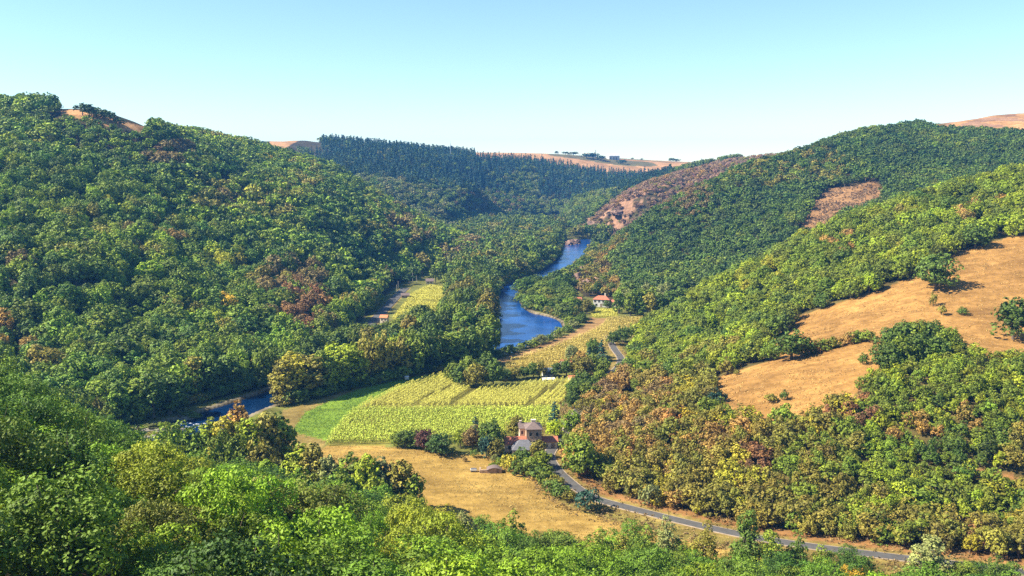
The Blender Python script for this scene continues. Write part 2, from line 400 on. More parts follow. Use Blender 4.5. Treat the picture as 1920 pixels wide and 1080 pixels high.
# ------------------------------------------------------------------ mesh helpers
def npmesh(name, verts, faces, mat=None, smooth_=False):
    me = bpy.data.meshes.new(name)
    verts = np.asarray(verts, np.float32); faces = np.asarray(faces, np.int32)
    me.vertices.add(len(verts)); me.vertices.foreach_set("co", verts.ravel())
    k = faces.shape[1]
    me.loops.add(faces.size); me.loops.foreach_set("vertex_index", faces.ravel())
    me.polygons.add(len(faces)); me.polygons.foreach_set("loop_start", np.arange(0, faces.size, k, dtype=np.int32))
    me.update(calc_edges=True)
    me.polygons.foreach_set("use_smooth", np.full(len(faces), smooth_))
    if mat: me.materials.append(mat)
    return me
def link(name, me, parent=None, loc=None, rz=0.0):
    o = bpy.data.objects.new(name, me); COL.objects.link(o)
    if parent is not None: o.parent = parent
    if loc is not None: o.location = loc
    if rz: o.rotation_euler = (0, 0, rz)
    return o
def tag(o, label=None, cat=None, group=None, kind=None):
    if label: o["label"] = label
    if cat: o["category"] = cat
    if group: o["group"] = group
    if kind: o["kind"] = kind
    return o
def addattr(me, name, arr, typ='FLOAT_COLOR', dom='POINT'):
    a = me.attributes.new(name, typ, dom)
    arr = np.asarray(arr)
    if typ == 'FLOAT_COLOR':
        c = np.ones((len(arr), 4), np.float32); c[:, :3] = arr; a.data.foreach_set("color", c.ravel())
    elif typ == 'FLOAT_VECTOR': a.data.foreach_set("vector", np.asarray(arr, np.float32).ravel())
    elif typ == 'INT': a.data.foreach_set("value", np.asarray(arr, np.int32))
    else: a.data.foreach_set("value", np.asarray(arr, np.float32))

# ------------------------------------------------------------------ the ground, split along the edges of its fields
ii, jj = np.meshgrid(np.arange(NR - 1), np.arange(NC - 1), indexing='ij')
q0 = (ii * NC + jj).ravel()
QF = np.stack([q0, q0 + 1, q0 + NC + 1, q0 + NC], 1)
fz = np.max(zone[QF], axis=1) * 0
zz = np.sort(zone[QF], axis=1); fz = zz[:, 1]
GV = np.stack([GX, GY, GZ], 1)
GL = {'ground': 'wooded and grassy land of the valley and its hills', 'pasture': 'dry golden pasture on the right hand hillside', 'meadow': 'parched tan meadow below the farmhouse beside the road',
      'green_field': 'bright green mown field beside the tree lined river', 'stubble_field': 'pale tan stubble strip along the field edges by the river', 'corn_field': 'soil of the yellow green maize fields on the valley floor',
      'yellow_field': 'small yellow fields beside the river road and the white villa', 'hilltop_field': 'tan harvested fields on the far plateau and hilltops', 'clearing': 'brown felled clearing in the dark wood across the side valley'}
for k, nm in enumerate(ZN):
    f = QF[fz == k]
    if not len(f): continue
    u, inv = np.unique(f.ravel(), return_inverse=True)
    me = npmesh(nm, GV[u], inv.reshape(-1, 4), MG, True)
    addattr(me, "tone", tone[u])
    tag(link(nm, me), GL[nm], nm.replace('_', ' ') if k else 'ground', None, 'structure')

# ------------------------------------------------------------------ water
def water():
    m, nt, b = new_mat("water")
    b.inputs["Base Color"].default_value = (.012, .075, .26, 1)
    b.inputs["Roughness"].default_value = .10
    b.inputs["IOR"].default_value = 1.33
    b.inputs["Specular IOR Level"].default_value = .14
    g = N(nt, "ShaderNodeNewGeometry")
    n = noise(nt, .5, 5, .6, g.outputs["Position"]); n2 = noise(nt, .06, 3, .5, g.outputs["Position"])
    r = ramp2(nt, n2.outputs[0], (.005, .034, .14), (.009, .062, .24), .4, .65)
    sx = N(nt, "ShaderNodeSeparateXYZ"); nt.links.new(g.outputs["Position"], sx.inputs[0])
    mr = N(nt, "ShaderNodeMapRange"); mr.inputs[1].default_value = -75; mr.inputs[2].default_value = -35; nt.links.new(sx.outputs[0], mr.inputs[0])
    deep = ramp2(nt, mr.outputs[0], (.30, .34, .30), (1, 1, 1), 0, 1)      # left reach: bank shade and dark tree reflections painted into the water colour
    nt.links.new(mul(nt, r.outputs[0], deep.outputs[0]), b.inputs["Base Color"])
    bump(nt, b, n.outputs[0], .35, .35)
    xs = [p[0] for p in RIVER]; ys = [p[1] for p in RIVER]
    st = 2.0
    X, Y = np.meshgrid(np.arange(min(xs) - 12, max(xs) + 12, st), np.arange(min(ys) - 12, max(ys) + 12, st))
    nr, nc = X.shape
    keep = inpoly(X, Y, RIVER) | (polydist(X, Y, RIVER) < 6)
    V = np.stack([X.ravel(), Y.ravel(), np.full(X.size, ZF - .75)], 1)
    a, bb = np.meshgrid(np.arange(nr - 1), np.arange(nc - 1), indexing='ij')
    q = (a * nc + bb).ravel(); F = np.stack([q, q + 1, q + nc + 1, q + nc], 1)
    F = F[keep.ravel()[F].all(1)]
    u, inv = np.unique(F.ravel(), return_inverse=True)
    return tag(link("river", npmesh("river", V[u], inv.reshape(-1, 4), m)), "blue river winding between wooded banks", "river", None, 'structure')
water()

# ------------------------------------------------------------------ roads
M_ROAD = plain("asphalt", (.088, .082, .076), .9, .2, .6, .3, .02, .2)
M_LINE = plain("road_paint", (.6, .58, .52), .8, .15, 2)
def strip(name, pts, w, dz, mat, off=0.0):
    p = np.array(densify(pts, 2.0)); d = np.gradient(p, axis=0); d /= np.linalg.norm(d, axis=1)[:, None] + 1e-9
    n = np.stack([-d[:, 1], d[:, 0]], 1)
    c = p + n * off
    z = H(p[:, 0], p[:, 1])
    z = np.convolve(np.pad(z, 4, mode='edge'), np.ones(9) / 9, 'valid')
    V = []
    for s, e in ((-1, -.35), (-1, 0), (-.5, .03), (.5, .03), (1, 0), (1, -.35)):
        q = c + n * (w / 2 * s); V.append(np.stack([q[:, 0], q[:, 1], z + dz + e], 1))
    k = len(p); V = np.concatenate(V); F = []
    for r in range(5):
        i = np.arange(k - 1); F.append(np.stack([r * k + i, r * k + i + 1, (r + 1) * k + i + 1, (r + 1) * k + i], 1)[:, ::-1])
    return link(name, npmesh(name, V, np.concatenate(F), mat, False))
tag(strip("road", ROAD, 3.1, .18, M_ROAD), "narrow grey country road curving past the farmhouse", "road", None, 'structure')
tag(strip("road_edge", ROAD, 3.8, .13, plain("pale_gravel", (.33, .25, .17), .95, .25, .8)), "pale gravel edge along the country road", "road edge", None, 'structure')
tag(strip("river_road", LANE, 6.0, .2, M_ROAD), "straight grey road at the foot of the left hill", "road", None, 'structure')
# ------------------------------------------------------------------ tree shapes
def rdir(rng, n):
    v = rng.normal(size=(n, 3)); return v / np.linalg.norm(v, axis=1)[:, None]

def cards(rng, c, nrm, size, jit=.34, asp=.62):
    n = len(c)
    nn = nrm + rng.normal(size=(n, 3)) * jit; nn /= np.linalg.norm(nn, axis=1)[:, None]
    t = np.cross(nn, rng.normal(size=(n, 3))); t /= np.linalg.norm(t, axis=1)[:, None] + 1e-9
    b = np.cross(nn, t)
    s = (size * rng.uniform(.65, 1.35, n))[:, None]
    bend = nn * s * rng.uniform(-.25, .25, (n, 1))
    return np.stack([c - t * s, c + b * s * asp + bend, c + t * s, c - b * s * asp + bend], 1)

def crown_mesh(name, seed, rx, h0, h1, nlobe, lobr, nsub, ncard, csize, mat=None, taper=0.0, under=-.55, lobz=1.0, subr=.42):
    """leaf clusters on boughs on a crown from height h0 to h1"""
    rng = np.random.default_rng(seed)
    cz = (h0 + h1) / 2; rz = (h1 - h0) / 2
    L = []; tries = 0
    while len(L) < nlobe and tries < 4000:
        tries += 1
        d = rdir(rng, 1)[0]
        if d[2] < under: continue
        k = rng.uniform(.50, .86) if len(L) > nlobe * .2 else rng.uniform(.15, .5)
        w = 1 - taper * max(0, d[2] * k)
        p = np.array([d[0] * rx * k * w, d[1] * rx * k * w, cz + d[2] * rz * k])
        r = lobr * rx * rng.uniform(.7, 1.3) * (1 - .45 * taper * max(0, d[2]))
        if all(np.linalg.norm((p - q) / np.array([1, 1, lobz])) > .55 * (r + s) * .8 for q, s in L): L.append((p, r))
    P_, N_, LV = [], [], []
    lc = np.array([q for q, _ in L]); lr = np.array([s for _, s in L])
    for (p, r) in L:
        lob_t = rng.normal() * .18
        d = rdir(rng, nsub); d = d[d[:, 2] > under - .2]
        sc = p + d * r * np.array([1, 1, lobz]) * rng.uniform(.7, 1.12, (len(d), 1))
        dist = np.linalg.norm((sc[:, None] - lc[None]) / np.array([1, 1, lobz]), axis=2) / lr[None]
        ok = dist.min(1) > .62
        for s, dd in zip(sc[ok], d[ok]):
            sr = r * subr * rng.uniform(.7, 1.3)
            e = rdir(rng, ncard); e = e[(e * dd).sum(1) + .35 * e[:, 2] > -.35]
            c = s + e * sr * rng.uniform(.75, 1.1, (len(e), 1))
            out = (c - np.array([0, 0, cz])) / np.array([rx, rx, rz])
            P_.append(c); N_.append(e * .8 + dd * .5 + np.array([0, 0, .18]))
            st = rng.normal() * .14
            LV.append(np.clip(.5 + lob_t * .6 + st + rng.normal(size=len(e)) * .13, 0, 1))
    P_ = np.concatenate(P_); N_ = np.concatenate(N_); LV = np.concatenate(LV)
    N_ /= np.linalg.norm(N_, axis=1)[:, None]
    V = cards(rng, P_, N_, csize).reshape(-1, 3)
    me = npmesh(name, V, np.arange(len(V)).reshape(-1, 4), mat or M_LEAF)
    addattr(me, "leafvar", np.repeat(LV, 4), 'FLOAT')
    return me, L

def tubes(name, paths, mat, k=6):
    V, F = [], []; o = 0
    for pts, rad in paths:
        pts = np.asarray(pts, float)
        n = len(pts)
        for i in range(n):
            d = pts[min(i + 1, n - 1)] - pts[max(i - 1, 0)]; d /= np.linalg.norm(d) + 1e-9
            a = np.cross(d, [0.3, 1, .1]); a /= np.linalg.norm(a); b = np.cross(d, a)
            for j in range(k):
                th = 2 * math.pi * j / k
                V.append(pts[i] + (a * math.cos(th) + b * math.sin(th)) * rad[i])
        for i in range(n - 1):
            for j in range(k):
                F.append((o + i * k + j, o + i * k + (j + 1) % k, o + (i + 1) * k + (j + 1) % k, o + (i + 1) * k + j))
        o += n * k
    return npmesh(name, V, F, mat, True)

def trunk_mesh(name, seed, h, L, r0, nb, mat, k=6, top=.75):
    rng = np.random.default_rng(seed)
    zs = np.linspace(-.6, h * top, 6)
    sw = np.cumsum(rng.normal(size=(6, 2)) * .12, 0); sw[0] = 0
    pts = np.stack([sw[:, 0], sw[:, 1], zs], 1)
    rad = r0 * np.linspace(1.25, .3, 6)
    paths = [(pts, rad)]
    idx = rng.permutation(len(L))[:nb]
    for i in idx:
        p, r = L[i]
        s = pts[rng.integers(2, 5)]
        if p[2] < s[2] - 1: s = pts[1]
        mid = (s + p) / 2 + np.array([0, 0, -.08 * h * rng.uniform(0, 1)])
        tip = p + (p - s) * .25
        paths.append(([s, mid, p, tip], [r0 * .42, r0 * .28, r0 * .15, r0 * .05]))
    return tubes(name, paths, mat, k)

def conifer_mesh(name, seed, h, rb, tiers, per, ncard, csize, cut=.1):
    rng = np.random.default_rng(seed)
    P_, N_, LV = [], [], []
    for t in range(tiers):
        f = (t + rng.uniform(-.3, .3)) / tiers
        z = h * (cut + (1 - cut) * f); R = rb * (1 - f) ** .85 * rng.uniform(.85, 1.12) + .12
        nb = max(3, int(per * (1 - f * .7)))
        for b in range(nb):
            th = rng.uniform(0, 2 * math.pi); Rb = R * rng.uniform(.75, 1.15)
            s = rng.uniform(.12, 1, ncard) ** .7
            side = rng.normal(size=ncard) * .16 * Rb * (1.1 - s)
            x = np.cos(th) * s * Rb - np.sin(th) * side; y = np.sin(th) * s * Rb + np.cos(th) * side
            zz_ = z - .28 * s ** 1.5 * Rb + .08 * Rb * (s > .8) + rng.normal(size=ncard) * .06
            P_.append(np.stack([x, y, zz_], 1))
            N_.append(np.stack([np.full(ncard, np.cos(th) * .5), np.full(ncard, np.sin(th) * .5), np.full(ncard, .8)], 1))
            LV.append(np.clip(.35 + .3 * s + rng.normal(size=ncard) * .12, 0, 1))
    P_ = np.concatenate(P_); N_ = np.concatenate(N_); LV = np.concatenate(LV)
    V = cards(rng, P_, N_, csize, .35, .5).reshape(-1, 3)
    me = npmesh(name, V, np.arange(len(V)).reshape(-1, 4), M_NEEDLE)
    addattr(me, "leafvar", np.repeat(LV, 4), 'FLOAT')
    return me

PROTO = {}     # kind -> list of (crown mesh, trunk mesh, height, crown radius)
def proto(kind, crown, trunk, h, r): PROTO.setdefault(kind, []).append((crown, trunk, h, r))
def mk_broad(kind, seed, h, r, low, nlobe, lobr, nsub, ncard, cs, nb, taper=.1, under=-.5, lobz=.85, mat=None, bark=None, subr=.42):
    c, L = crown_mesh("crown", seed, r, h * low, h, nlobe, lobr, nsub, ncard, cs, mat, taper, under, lobz, subr)
    t = trunk_mesh("trunk", seed + 1, h, L, .028 * h + .05, nb, bark or M_BARK)
    proto(kind, c, t, h, r)
for s in range(5):   # foreground oaks and chestnuts, leaf by leaf
    mk_broad('oak_near', 10 + s, 11.0, [4.6, 5.0, 4.2, 5.4, 4.7][s], .22, [20, 24, 18, 26, 22][s], .34, 38, 21, .150, 9, lobz=.8, subr=.30)
for s in range(5):   # middle distance
    mk_broad('oak_mid', 40 + s, 11.0, [4.8, 5.2, 4.3, 5.0, 4.6][s], .06, [24, 28, 22, 26, 30][s], .37, 13, 14, .42, 6, under=-.75)
for s in range(5):   # distant
    mk_broad('oak_far', 70 + s, 11.0, [4.9, 5.2, 4.5, 5.0, 4.7][s], .14, [13, 15, 12, 16, 14][s], .40, 7, 8, .80, 2)
for s in range(4):   # tall riverside poplars and ashes
    mk_broad('poplar', 100 + s, 17.0, [3.6, 4.2, 3.2, 3.9][s], .08, [26, 30, 24, 28][s], .40, 14, 14, .42, 5, .45, -.85, 1.5)
for s in range(3):
    mk_broad('poplar_near', 110 + s, 15.0, [2.9, 3.3, 2.6][s], .06, [34, 38, 32][s], .38, 18, 17, .19, 7, .45, -.75, 1.6)
for s in range(4):   # low round bushes
    mk_broad('bush', 130 + s, 3.4, [2.2, 2.5, 2.0, 2.3][s], -.05, [14, 16, 13, 15][s], .44, 12, 12, .27, 3, 0, -.35, .9)
for s in range(4):   # scrub oak of the dry slope
    mk_broad('scrub', 150 + s, 6.0, [3.0, 3.3, 2.7, 3.1][s], -.02, [15, 18, 14, 16][s], .36, 11, 12, .29, 3, .05, -.6, .85)
for s in range(3):
    proto('conifer', conifer_mesh("crown", 170 + s, 18.0, [3.6, 3.2, 3.9][s], 17, 9, 11, .55), tubes("trunk", [([(0, 0, -.5), (0, 0, 9), (0, 0, 17.6)], [.35, .22, .04])], M_BARK), 18.0, 3.6)
for s in range(3):
    proto('conifer_far', conifer_mesh("crown", 180 + s, 18.0, [3.7, 3.3, 4.0][s], 11, 7, 5, 1.05), tubes("trunk", [([(0, 0, -.5), (0, 0, 17.4)], [.4, .05])], M_BARK, 5), 18.0, 3.6)

# ------------------------------------------------------------------ leaf colours
TINT = {'dark green': (.034, .072, .020), 'deep green': (.060, .108, .022), 'green': (.100, .150, .022), 'bright green': (.155, .215, .020), 'lime green': (.26, .36, .02), 'olive green': (.140, .142, .034), 'yellow green': (.22, .22, .028),
        'golden': (.33, .235, .030), 'brown': (.170, .105, .048), 'rust brown': (.215, .098, .050), 'blue green': (.021, .060, .060), 'grey green': (.125, .155, .075), 'tawny': (.235, .165, .065), 'purple brown': (.10, .038, .036), 'dusty pink': (.20, .145, .135)}
for k_ in TINT: TINT[k_] = tuple(c * s for c, s in zip(TINT[k_], (1.28, 1.40, 1.1) if 'brown' in k_ else (1.68, 1.44, .92)))
TN = list(TINT)
TV = np.array([TINT[k] for k in TN])
def pick_tint(rng, wts, n, noise_v=None):
    ks = list(wts); w = np.array([wts[k] for k in ks], float); w /= w.sum()
    u = rng.random(n) if noise_v is None else np.clip(noise_v, 0, .9999)
    i = np.searchsorted(np.cumsum(w), u, side='right'); i = np.clip(i, 0, len(ks) - 1)
    return np.array([TN.index(k) for k in ks])[i]

TREES = []   # x y kind proto height-scale width-scale rotation tint-index colour zone
def add(x, y, kind, h, r=None, tone='green', zone_='', z=None, rng=random):
    v = rng.randrange(len(PROTO[kind])); _, _, ph, pr = PROTO[kind][v]
    r = r or pr * h / ph
    TREES.append(dict(x=x, y=y, z=float(H(x, y)) if z is None else z, kind=kind, v=v, sz=h / ph, sx=r / pr, rot=rng.random() * 6.283, tone=tone, zone=zone_, h=h, r=r))

def scatter(rng, x0, x1, y0, y1, step, fn, jit=.85):
    gx, gy_ = np.meshgrid(np.arange(x0, x1, step), np.arange(y0, y1, step * .9))
    gx = gx + (np.arange(gx.shape[0]) % 2)[:, None] * step / 2
    x = (gx + rng.uniform(-.5, .5, gx.shape) * step * jit).ravel(); y = (gy_ + rng.uniform(-.5, .5, gx.shape) * step * jit).ravel()
    k = np.abs(x) < (y + 60) * .80
    x, y = x[k], y[k]
    z = H(x, y)
    px, py = proj(x, y, z)
    k = fn(x, y, z, px, py)
    x, y, z, px, py = x[k], y[k], z[k], px[k], py[k]
    return x, y, z, px, py

FOREST = {}    # one mass per wood
def wood(name, x, y, z, kinds, hs, rs, ti, rng, label):
    FOREST.setdefault(name, dict(label=label, t=[]))
    n = len(x)
    vary = np.clip(rng.normal(1, .13, (n, 1)), .6, 1.5) * np.clip(rng.normal(1, .05, (n, 3)), .8, 1.2)
    for i in range(n):
        kind = kinds if isinstance(kinds, str) else kinds[i]
        v = int(rng.integers(len(PROTO[kind]))); _, _, ph, pr = PROTO[kind][v]
        FOREST[name]['t'].append(dict(x=float(x[i]), y=float(y[i]), z=float(z[i]) - .2, kind=kind, v=v, sz=hs[i] / ph, sx=rs[i] / pr, rot=float(rng.random() * 6.283), tone=TN[ti[i]], col=TV[ti[i]] * vary[i], h=hs[i], r=rs[i], wood=name))

def dfl(x, y):
    d = polydist(x, y, FLOOR); d[inpoly(x, y, FLOOR)] = -1
    return d
rng = np.random.default_rng(5)
def nz(x, y, s, seed):   # spread to 0..1
    return np.clip((fbm(x, y, s, seed, 3) - .5) * 1.9 + .5, 0, .999)
def mixn(x, y, s, seed, rng, k=.5):
    return np.clip(nz(x, y, s, seed) * (1 - k) + rng.random(len(x)) * k, 0, .999)
HOME = [(-330, -40), (-330, 270), (-220, 278)] + HOME_FOOT[::-1] + [(260, 160), (260, -40)]
HOME = [(-330, -40), (-330, 280), (-220, 280), (-130, 258), (-98, 252), (-70, 246), (-45, 232), (-25, 211), (0, 198), (30, 190), (70, 184), (120, 176), (180, 172), (300, 160), (300, -40)]
# --- the slope below the viewpoint
def f_home(x, y, z, px, py):
    return (y > 60) & inpoly(x, y, HOME) & (px > -150) & (px < 2070)
x, y, z, px, py = scatter(rng, -200, 220, 60, 285, 7.9, f_home)
h = rng.uniform(7.5, 14.5, len(x))
LX = [-200, 0, 60, 125, 200, 250, 330, 400, 450, 560, 640, 760, 800, 870, 930, 1000, 1060, 1100, 1150, 1230, 1290, 1340, 1390, 1450, 1530, 1620, 1700, 1760, 1850, 1920, 2200]
LY = [600, 650, 690, 745, 790, 815, 850, 868, 868, 858, 868, 905, 938, 958, 978, 992, 1002, 1018, 1000, 985, 1005, 1050, 1000, 1025, 1020, 1040, 1062, 1030, 1045, 1055, 1055]
for _ in range(14):
    pt = proj(x, y, z + h); over = pt[1] < np.interp(pt[0], LX, LY) + vnoise(x, y, 5, 5) * 70 - 22
    h = np.where(over, h * .93, h)
r = np.clip(h, 7.5, 12) * rng.uniform(.40, .54, len(x)); kk = h > 5.0
x, y, z, px, py, h, r = [a[kk] for a in (x, y, z, px, py, h, r)]
k = visible(x, y, z + h, 4.0, (-8, 0, 8)) & (proj(x, y, z + h)[1] < 1230)
x, y, z, px, py, h, r = [a[k] for a in (x, y, z, px, py, h, r)]
t = pick_tint(rng, {'deep green': 3.2, 'green': 5, 'bright green': 3, 'olive green': .8, 'yellow green': .5}, len(x), mixn(x, y, 30, 8, rng))
pxt = proj(x, y, z + h)
t[(np.abs(pxt[0] - 290) < 60) & (np.abs(pxt[1] - 845) < 28)] = TN.index('yellow green')
t[(np.abs(pxt[0] - 800) < 60) & (np.abs(pxt[1] - 960) < 40)] = TN.index('yellow green')
kd = np.where(y < 215, 'oak_near', 'oak_mid')
wood('hillside_wood', x, y, z, list(kd), h, r, t, rng, 'sunlit green wood filling the slope below the viewpoint')
for q_ in FOREST['hillside_wood']['t']: q_['col'] = q_['col'] * np.array((.78, 1.0, .85))
# --- left hill
def f_left(x, y, z, px, py):
    d = dfl(x, y)
    return (d > 1) & ~inpoly(x, y, HOME) & (x < 20) & (y < 1020) & ~inpoly(px, py, L_STRIP) & ~inpoly(px, py, L_BARE[0]) & ~inpoly(px, py, L_BARE[1]) & ~((y > 655) & (px > 105) & (px < 285) & (py < 262))
x, y, z, px, py = scatter(rng, -760, 20, 240, 1020, 7.4, f_left)
h = rng.uniform(7, 13.5, len(x)); r = h * rng.uniform(.40, .56, len(x))
low = dfl(x, y) < 22; h[low] *= 1.15; cr = (px > 95) & (px < 300) & (y > 595) & (y < 670); h[cr] = np.minimum(h[cr], 7.5); r[cr] = np.minimum(r[cr], 4)
k = visible(x, y, z + h, 3.0)
x, y, z, px, py, h, r = [a[k] for a in (x, y, z, px, py, h, r)]
t = pick_tint(rng, {'dark green': 1.6, 'deep green': 4.2, 'green': 4.6, 'bright green': 1.6, 'olive green': 1.3, 'yellow green': .4}, len(x), mixn(x, y, 60, 21, rng, .55))
def splash(t, px, py, cx, cy, rx, ry, tone_, p, rng):
    m = (((px - cx) / rx) ** 2 + ((py - cy) / ry) ** 2 < 1) & (rng.random(len(t)) < p); t[m] = TN.index(tone_)
t[rng.random(len(t)) > .997] = TN.index('golden'); t[rng.random(len(t)) > .994] = TN.index('brown')
for a in [(550, 560, 70, 75, 'brown', .55), (575, 580, 40, 60, 'rust brown', .5), (500, 545, 60, 40, 'olive green', .3), (320, 282, 50, 26, 'brown', .75), (430, 370, 60, 30, 'olive green', .5), (30, 640, 60, 30, 'tawny', .5), (130, 690, 50, 25, 'olive green', .5), (560, 330, 40, 40, 'olive green', .3),
          (740, 400, 80, 60, 'olive green', .3), (760, 410, 60, 40, 'brown', .15), (870, 465, 50, 22, 'brown', .5), (250, 430, 100, 60, 'olive green', .2), (300, 440, 40, 30, 'tawny', .3), (150, 400, 60, 40, 'yellow green', .25), (430, 490, 50, 30, 'yellow green', .35), (340, 470, 70, 40, 'bright green', .3)]:
    splash(t, px, py - 20, *a, rng)
kd = np.where(y < 560, 'oak_mid', 'oak_far')
wood('left_hill_wood', x, y, z, list(kd), h, r, t, rng, 'dense mixed green wood covering the whole left hill')
for q_ in FOREST['left_hill_wood']['t']: q_['col'] = q_['col'] * np.array((1.18, 1.26, 1.1))
# --- right hill: scrub low down, greener wood above the pasture
PAST2 = [(px_, py_) for px_, py_ in PASTURE]
def f_right(x, y, z, px, py):
    d = dfl(x, y)
    return (d > 2.5) & ~inpoly(x, y, HOME) & (x > 10) & (y < 585) & ~((y > 225) & inpoly(px, py, PAST2)) & (polydist(x, y, ROAD, False) > 5.5) & ~inpoly(px, py, R_BARE)
x, y, z, px, py = scatter(rng, 10, 520, 185, 585, 3.9, f_right)
up = (y > 330) & (((px - 1100) * .35 + (py - 760)) < 100) | (y > 420)
grn = (px > 1600) & (y > 215) & (y < 330) & (fbm(x, y, 24, 95, 2) > .42)
k = ~up | (rng.random(len(x)) < .42)
x, y, z, px, py, up, grn = [a[k] for a in (x, y, z, px, py, up, grn)]
h = np.where(up, rng.uniform(6.5, 10, len(x)), rng.uniform(3.6, 7.2, len(x))); lowc = (px > 1600) & (y > 225) & (y < 330); h = np.where(lowc, np.minimum(h, rng.uniform(3.8, 5.6, len(x))), h); r = h * np.where(up, rng.uniform(.42, .55, len(x)), rng.uniform(.44, .64, len(x)))
k = visible(x, y, z + h, 2.5)
x, y, z, px, py, h, r, up, grn = [a[k] for a in (x, y, z, px, py, h, r, up, grn)]
t1 = pick_tint(rng, {'deep green': 2.5, 'green': 4, 'bright green': 3.2, 'yellow green': .7, 'olive green': .6}, len(x), mixn(x, y, 40, 33, rng, .6))
t2 = pick_tint(rng, {'deep green': 1.6, 'green': 1.6, 'olive green': 5.0, 'yellow green': 1.0, 'tawny': .9, 'brown': .25}, len(x), mixn(x, y, 26, 41, rng, .6))
t = np.where(up | grn, t1, t2)
for a in [(1180, 790, 110, 80, 'tawny', .45), (1250, 720, 90, 50, 'olive green', .5), (1130, 850, 60, 60, 'tawny', .3), (1410, 870, 22, 40, 'rust brown', .6), (1160, 760, 90, 60, 'brown', .22), (1600, 770, 60, 40, 'rust brown', .25), (1750, 800, 80, 50, 'tawny', .3), (1810, 1000, 30, 30, 'rust brown', .7), (1350, 830, 70, 40, 'tawny', .35), (1830, 850, 90, 50, 'deep green', .6), (1600, 850, 100, 60, 'green', .4), (1600, 460, 60, 30, 'tawny', .2), (1850, 400, 60, 30, 'tawny', .25)]:
    splash(t, px, py - 10, *a, rng)
kd = np.where(up, 'oak_mid', 'scrub')
g1 = up
wood('right_hill_wood', x[up], y[up], z[up], 'oak_mid', h[up], r[up], t[up], rng, 'bright green wood above the dry golden pasture')
wood('scrub_oak_wood', x[~up], y[~up], z[~up], 'scrub', h[~up], r[~up], t[~up], rng, 'olive and brown scrub oaks on the slope above the road')
# --- dark hill beyond, with the felled clearing
def f_r2(x, y, z, px, py):
    d = dfl(x, y)
    bare = inpoly(px, py, CLEARCUT) & (y > 600) | (inpoly(px, py, TOP_TAN) & (y > 930))
    return (d > 1) & (y > 560) & (y < 1120) & (x > 30) & ~bare & ~((y > 560) & (y < 600) & (z < -80)) & ((y < 1010) | (px > 1300)) & (y + .25 * x < 1150)
x, y, z, px, py = scatter(rng, 30, 700, 560, 1120, 6.6, f_r2)
nose = (px < 1120 + 90 * fbm(x, y, 40, 9, 2))
kk = ~(nose & (px < 1180) & (fbm(x, y, 16, 4, 2) > .68)); x, y, z, px, py, nose = [a[kk] for a in (x, y, z, px, py, nose)]
h = rng.uniform(7, 11, len(x)) * np.where(nose, .72, 1); r = h * rng.uniform(.40, .54, len(x))
k = visible(x, y, z + h, 2.0)
x, y, z, px, py, h, r, nose = [a[k] for a in (x, y, z, px, py, h, r, nose)]
t = pick_tint(rng, {'dark green': 4, 'deep green': 5, 'green': 2, 'olive green': .8}, len(x), mixn(x, y, 60, 51, rng, .5))
t2 = pick_tint(rng, {'deep green': 3.2, 'olive green': 4, 'tawny': 1.2, 'brown': 1.1, 'green': 1.5}, len(x), mixn(x, y, 30, 52, rng, .6))
t = np.where(nose & (py > 350 + (px - 1100) * -.1), t2, t)
splash(t, px, py, 1280, 380, 50, 40, 'brown', .5, rng); splash(t, px, py, 1480, 320, 120, 40, 'olive green', .3, rng)
wood('dark_hill_wood', x, y, z, 'oak_far', h, r, t, rng, 'dark green wood on the hill around the felled clearing')
# --- brown rocky hill
def f_r3(x, y, z, px, py):
    return (dfl(x, y) > 1) & (y > 985) & (y < 1420) & (x > 60) & (px > 1056) & (x < 420) & (y < 1000 + 1.05 * (px - 1050) + 120)
x, y, z, px, py = scatter(rng, 60, 420, 985, 1420, 7.0, f_r3)
h = rng.uniform(4, 7.5, len(x)); r = h * rng.uniform(.48, .62, len(x))
k = visible(x, y, z + h, 2.0) & (rng.random(len(x)) < .8)
x, y, z, px, py, h, r = [a[k] for a in (x, y, z, px, py, h, r)]
t = pick_tint(rng, {'grey green': 1.8, 'olive green': 1.6, 'dusty pink': 4.2, 'tawny': 1.0, 'brown': 1.6}, len(x), mixn(x, y, 50, 61, rng, .6))
wood('rocky_hill_scrub', x, y, z, 'oak_far', h, r, t, rng, 'sparse brownish scrub on the rocky hill beyond the river')
# --- conifer hill
def f_c(x, y, z, px, py):
    r3z = (px > 1056) & (y < 1420) & (y < 1000 + 1.05 * (px - 1050) + 140)
    tan = np.zeros(x.shape, bool)
    for q in FAR_TAN: tan |= inpoly(px, py, q) & (y > 1400)
    return (dfl(x, y) > 1) & (y > 1000) & (y < 1880) & (px > 380) & (px < 1390) & ~r3z & ~tan & ~((y > 1400) & (px < 560))
x, y, z, px, py = scatter(rng, -560, 520, 1000, 1880, 8.6, f_c)
con = (py < 345 + (fbm(x, y, 90, 66, 2) - .5) * 60 + np.clip((px - 800) * .08, 0, 25)) & (px > 575) & (px < 1260) & ~((px > 960) & (px < 1010) & (py > 330)) & (rng.random(len(x)) > .10)
h = np.where(con, rng.uniform(9.5, 20, len(x)), rng.uniform(8, 12, len(x))); h = np.where(con, h * (.55 + .45 * smooth((px - 572) / 55)), h); r = np.where(con, h * rng.uniform(.19, .26, len(x)), h * rng.uniform(.42, .55, len(x)))
k = visible(x, y, z + h, 2.0)
x, y, z, px, py, h, r, con = [a[k] for a in (x, y, z, px, py, h, r, con)]
tc = pick_tint(rng, {'blue green': 6, 'dark green': 3}, len(x), mixn(x, y, 60, 71, rng, .6))
tb = pick_tint(rng, {'dark green': 1.2, 'deep green': 3, 'green': 3.4, 'grey green': 2.4, 'olive green': 1}, len(x), mixn(x, y, 60, 72, rng, .5))
t = np.where(con, tc, tb)
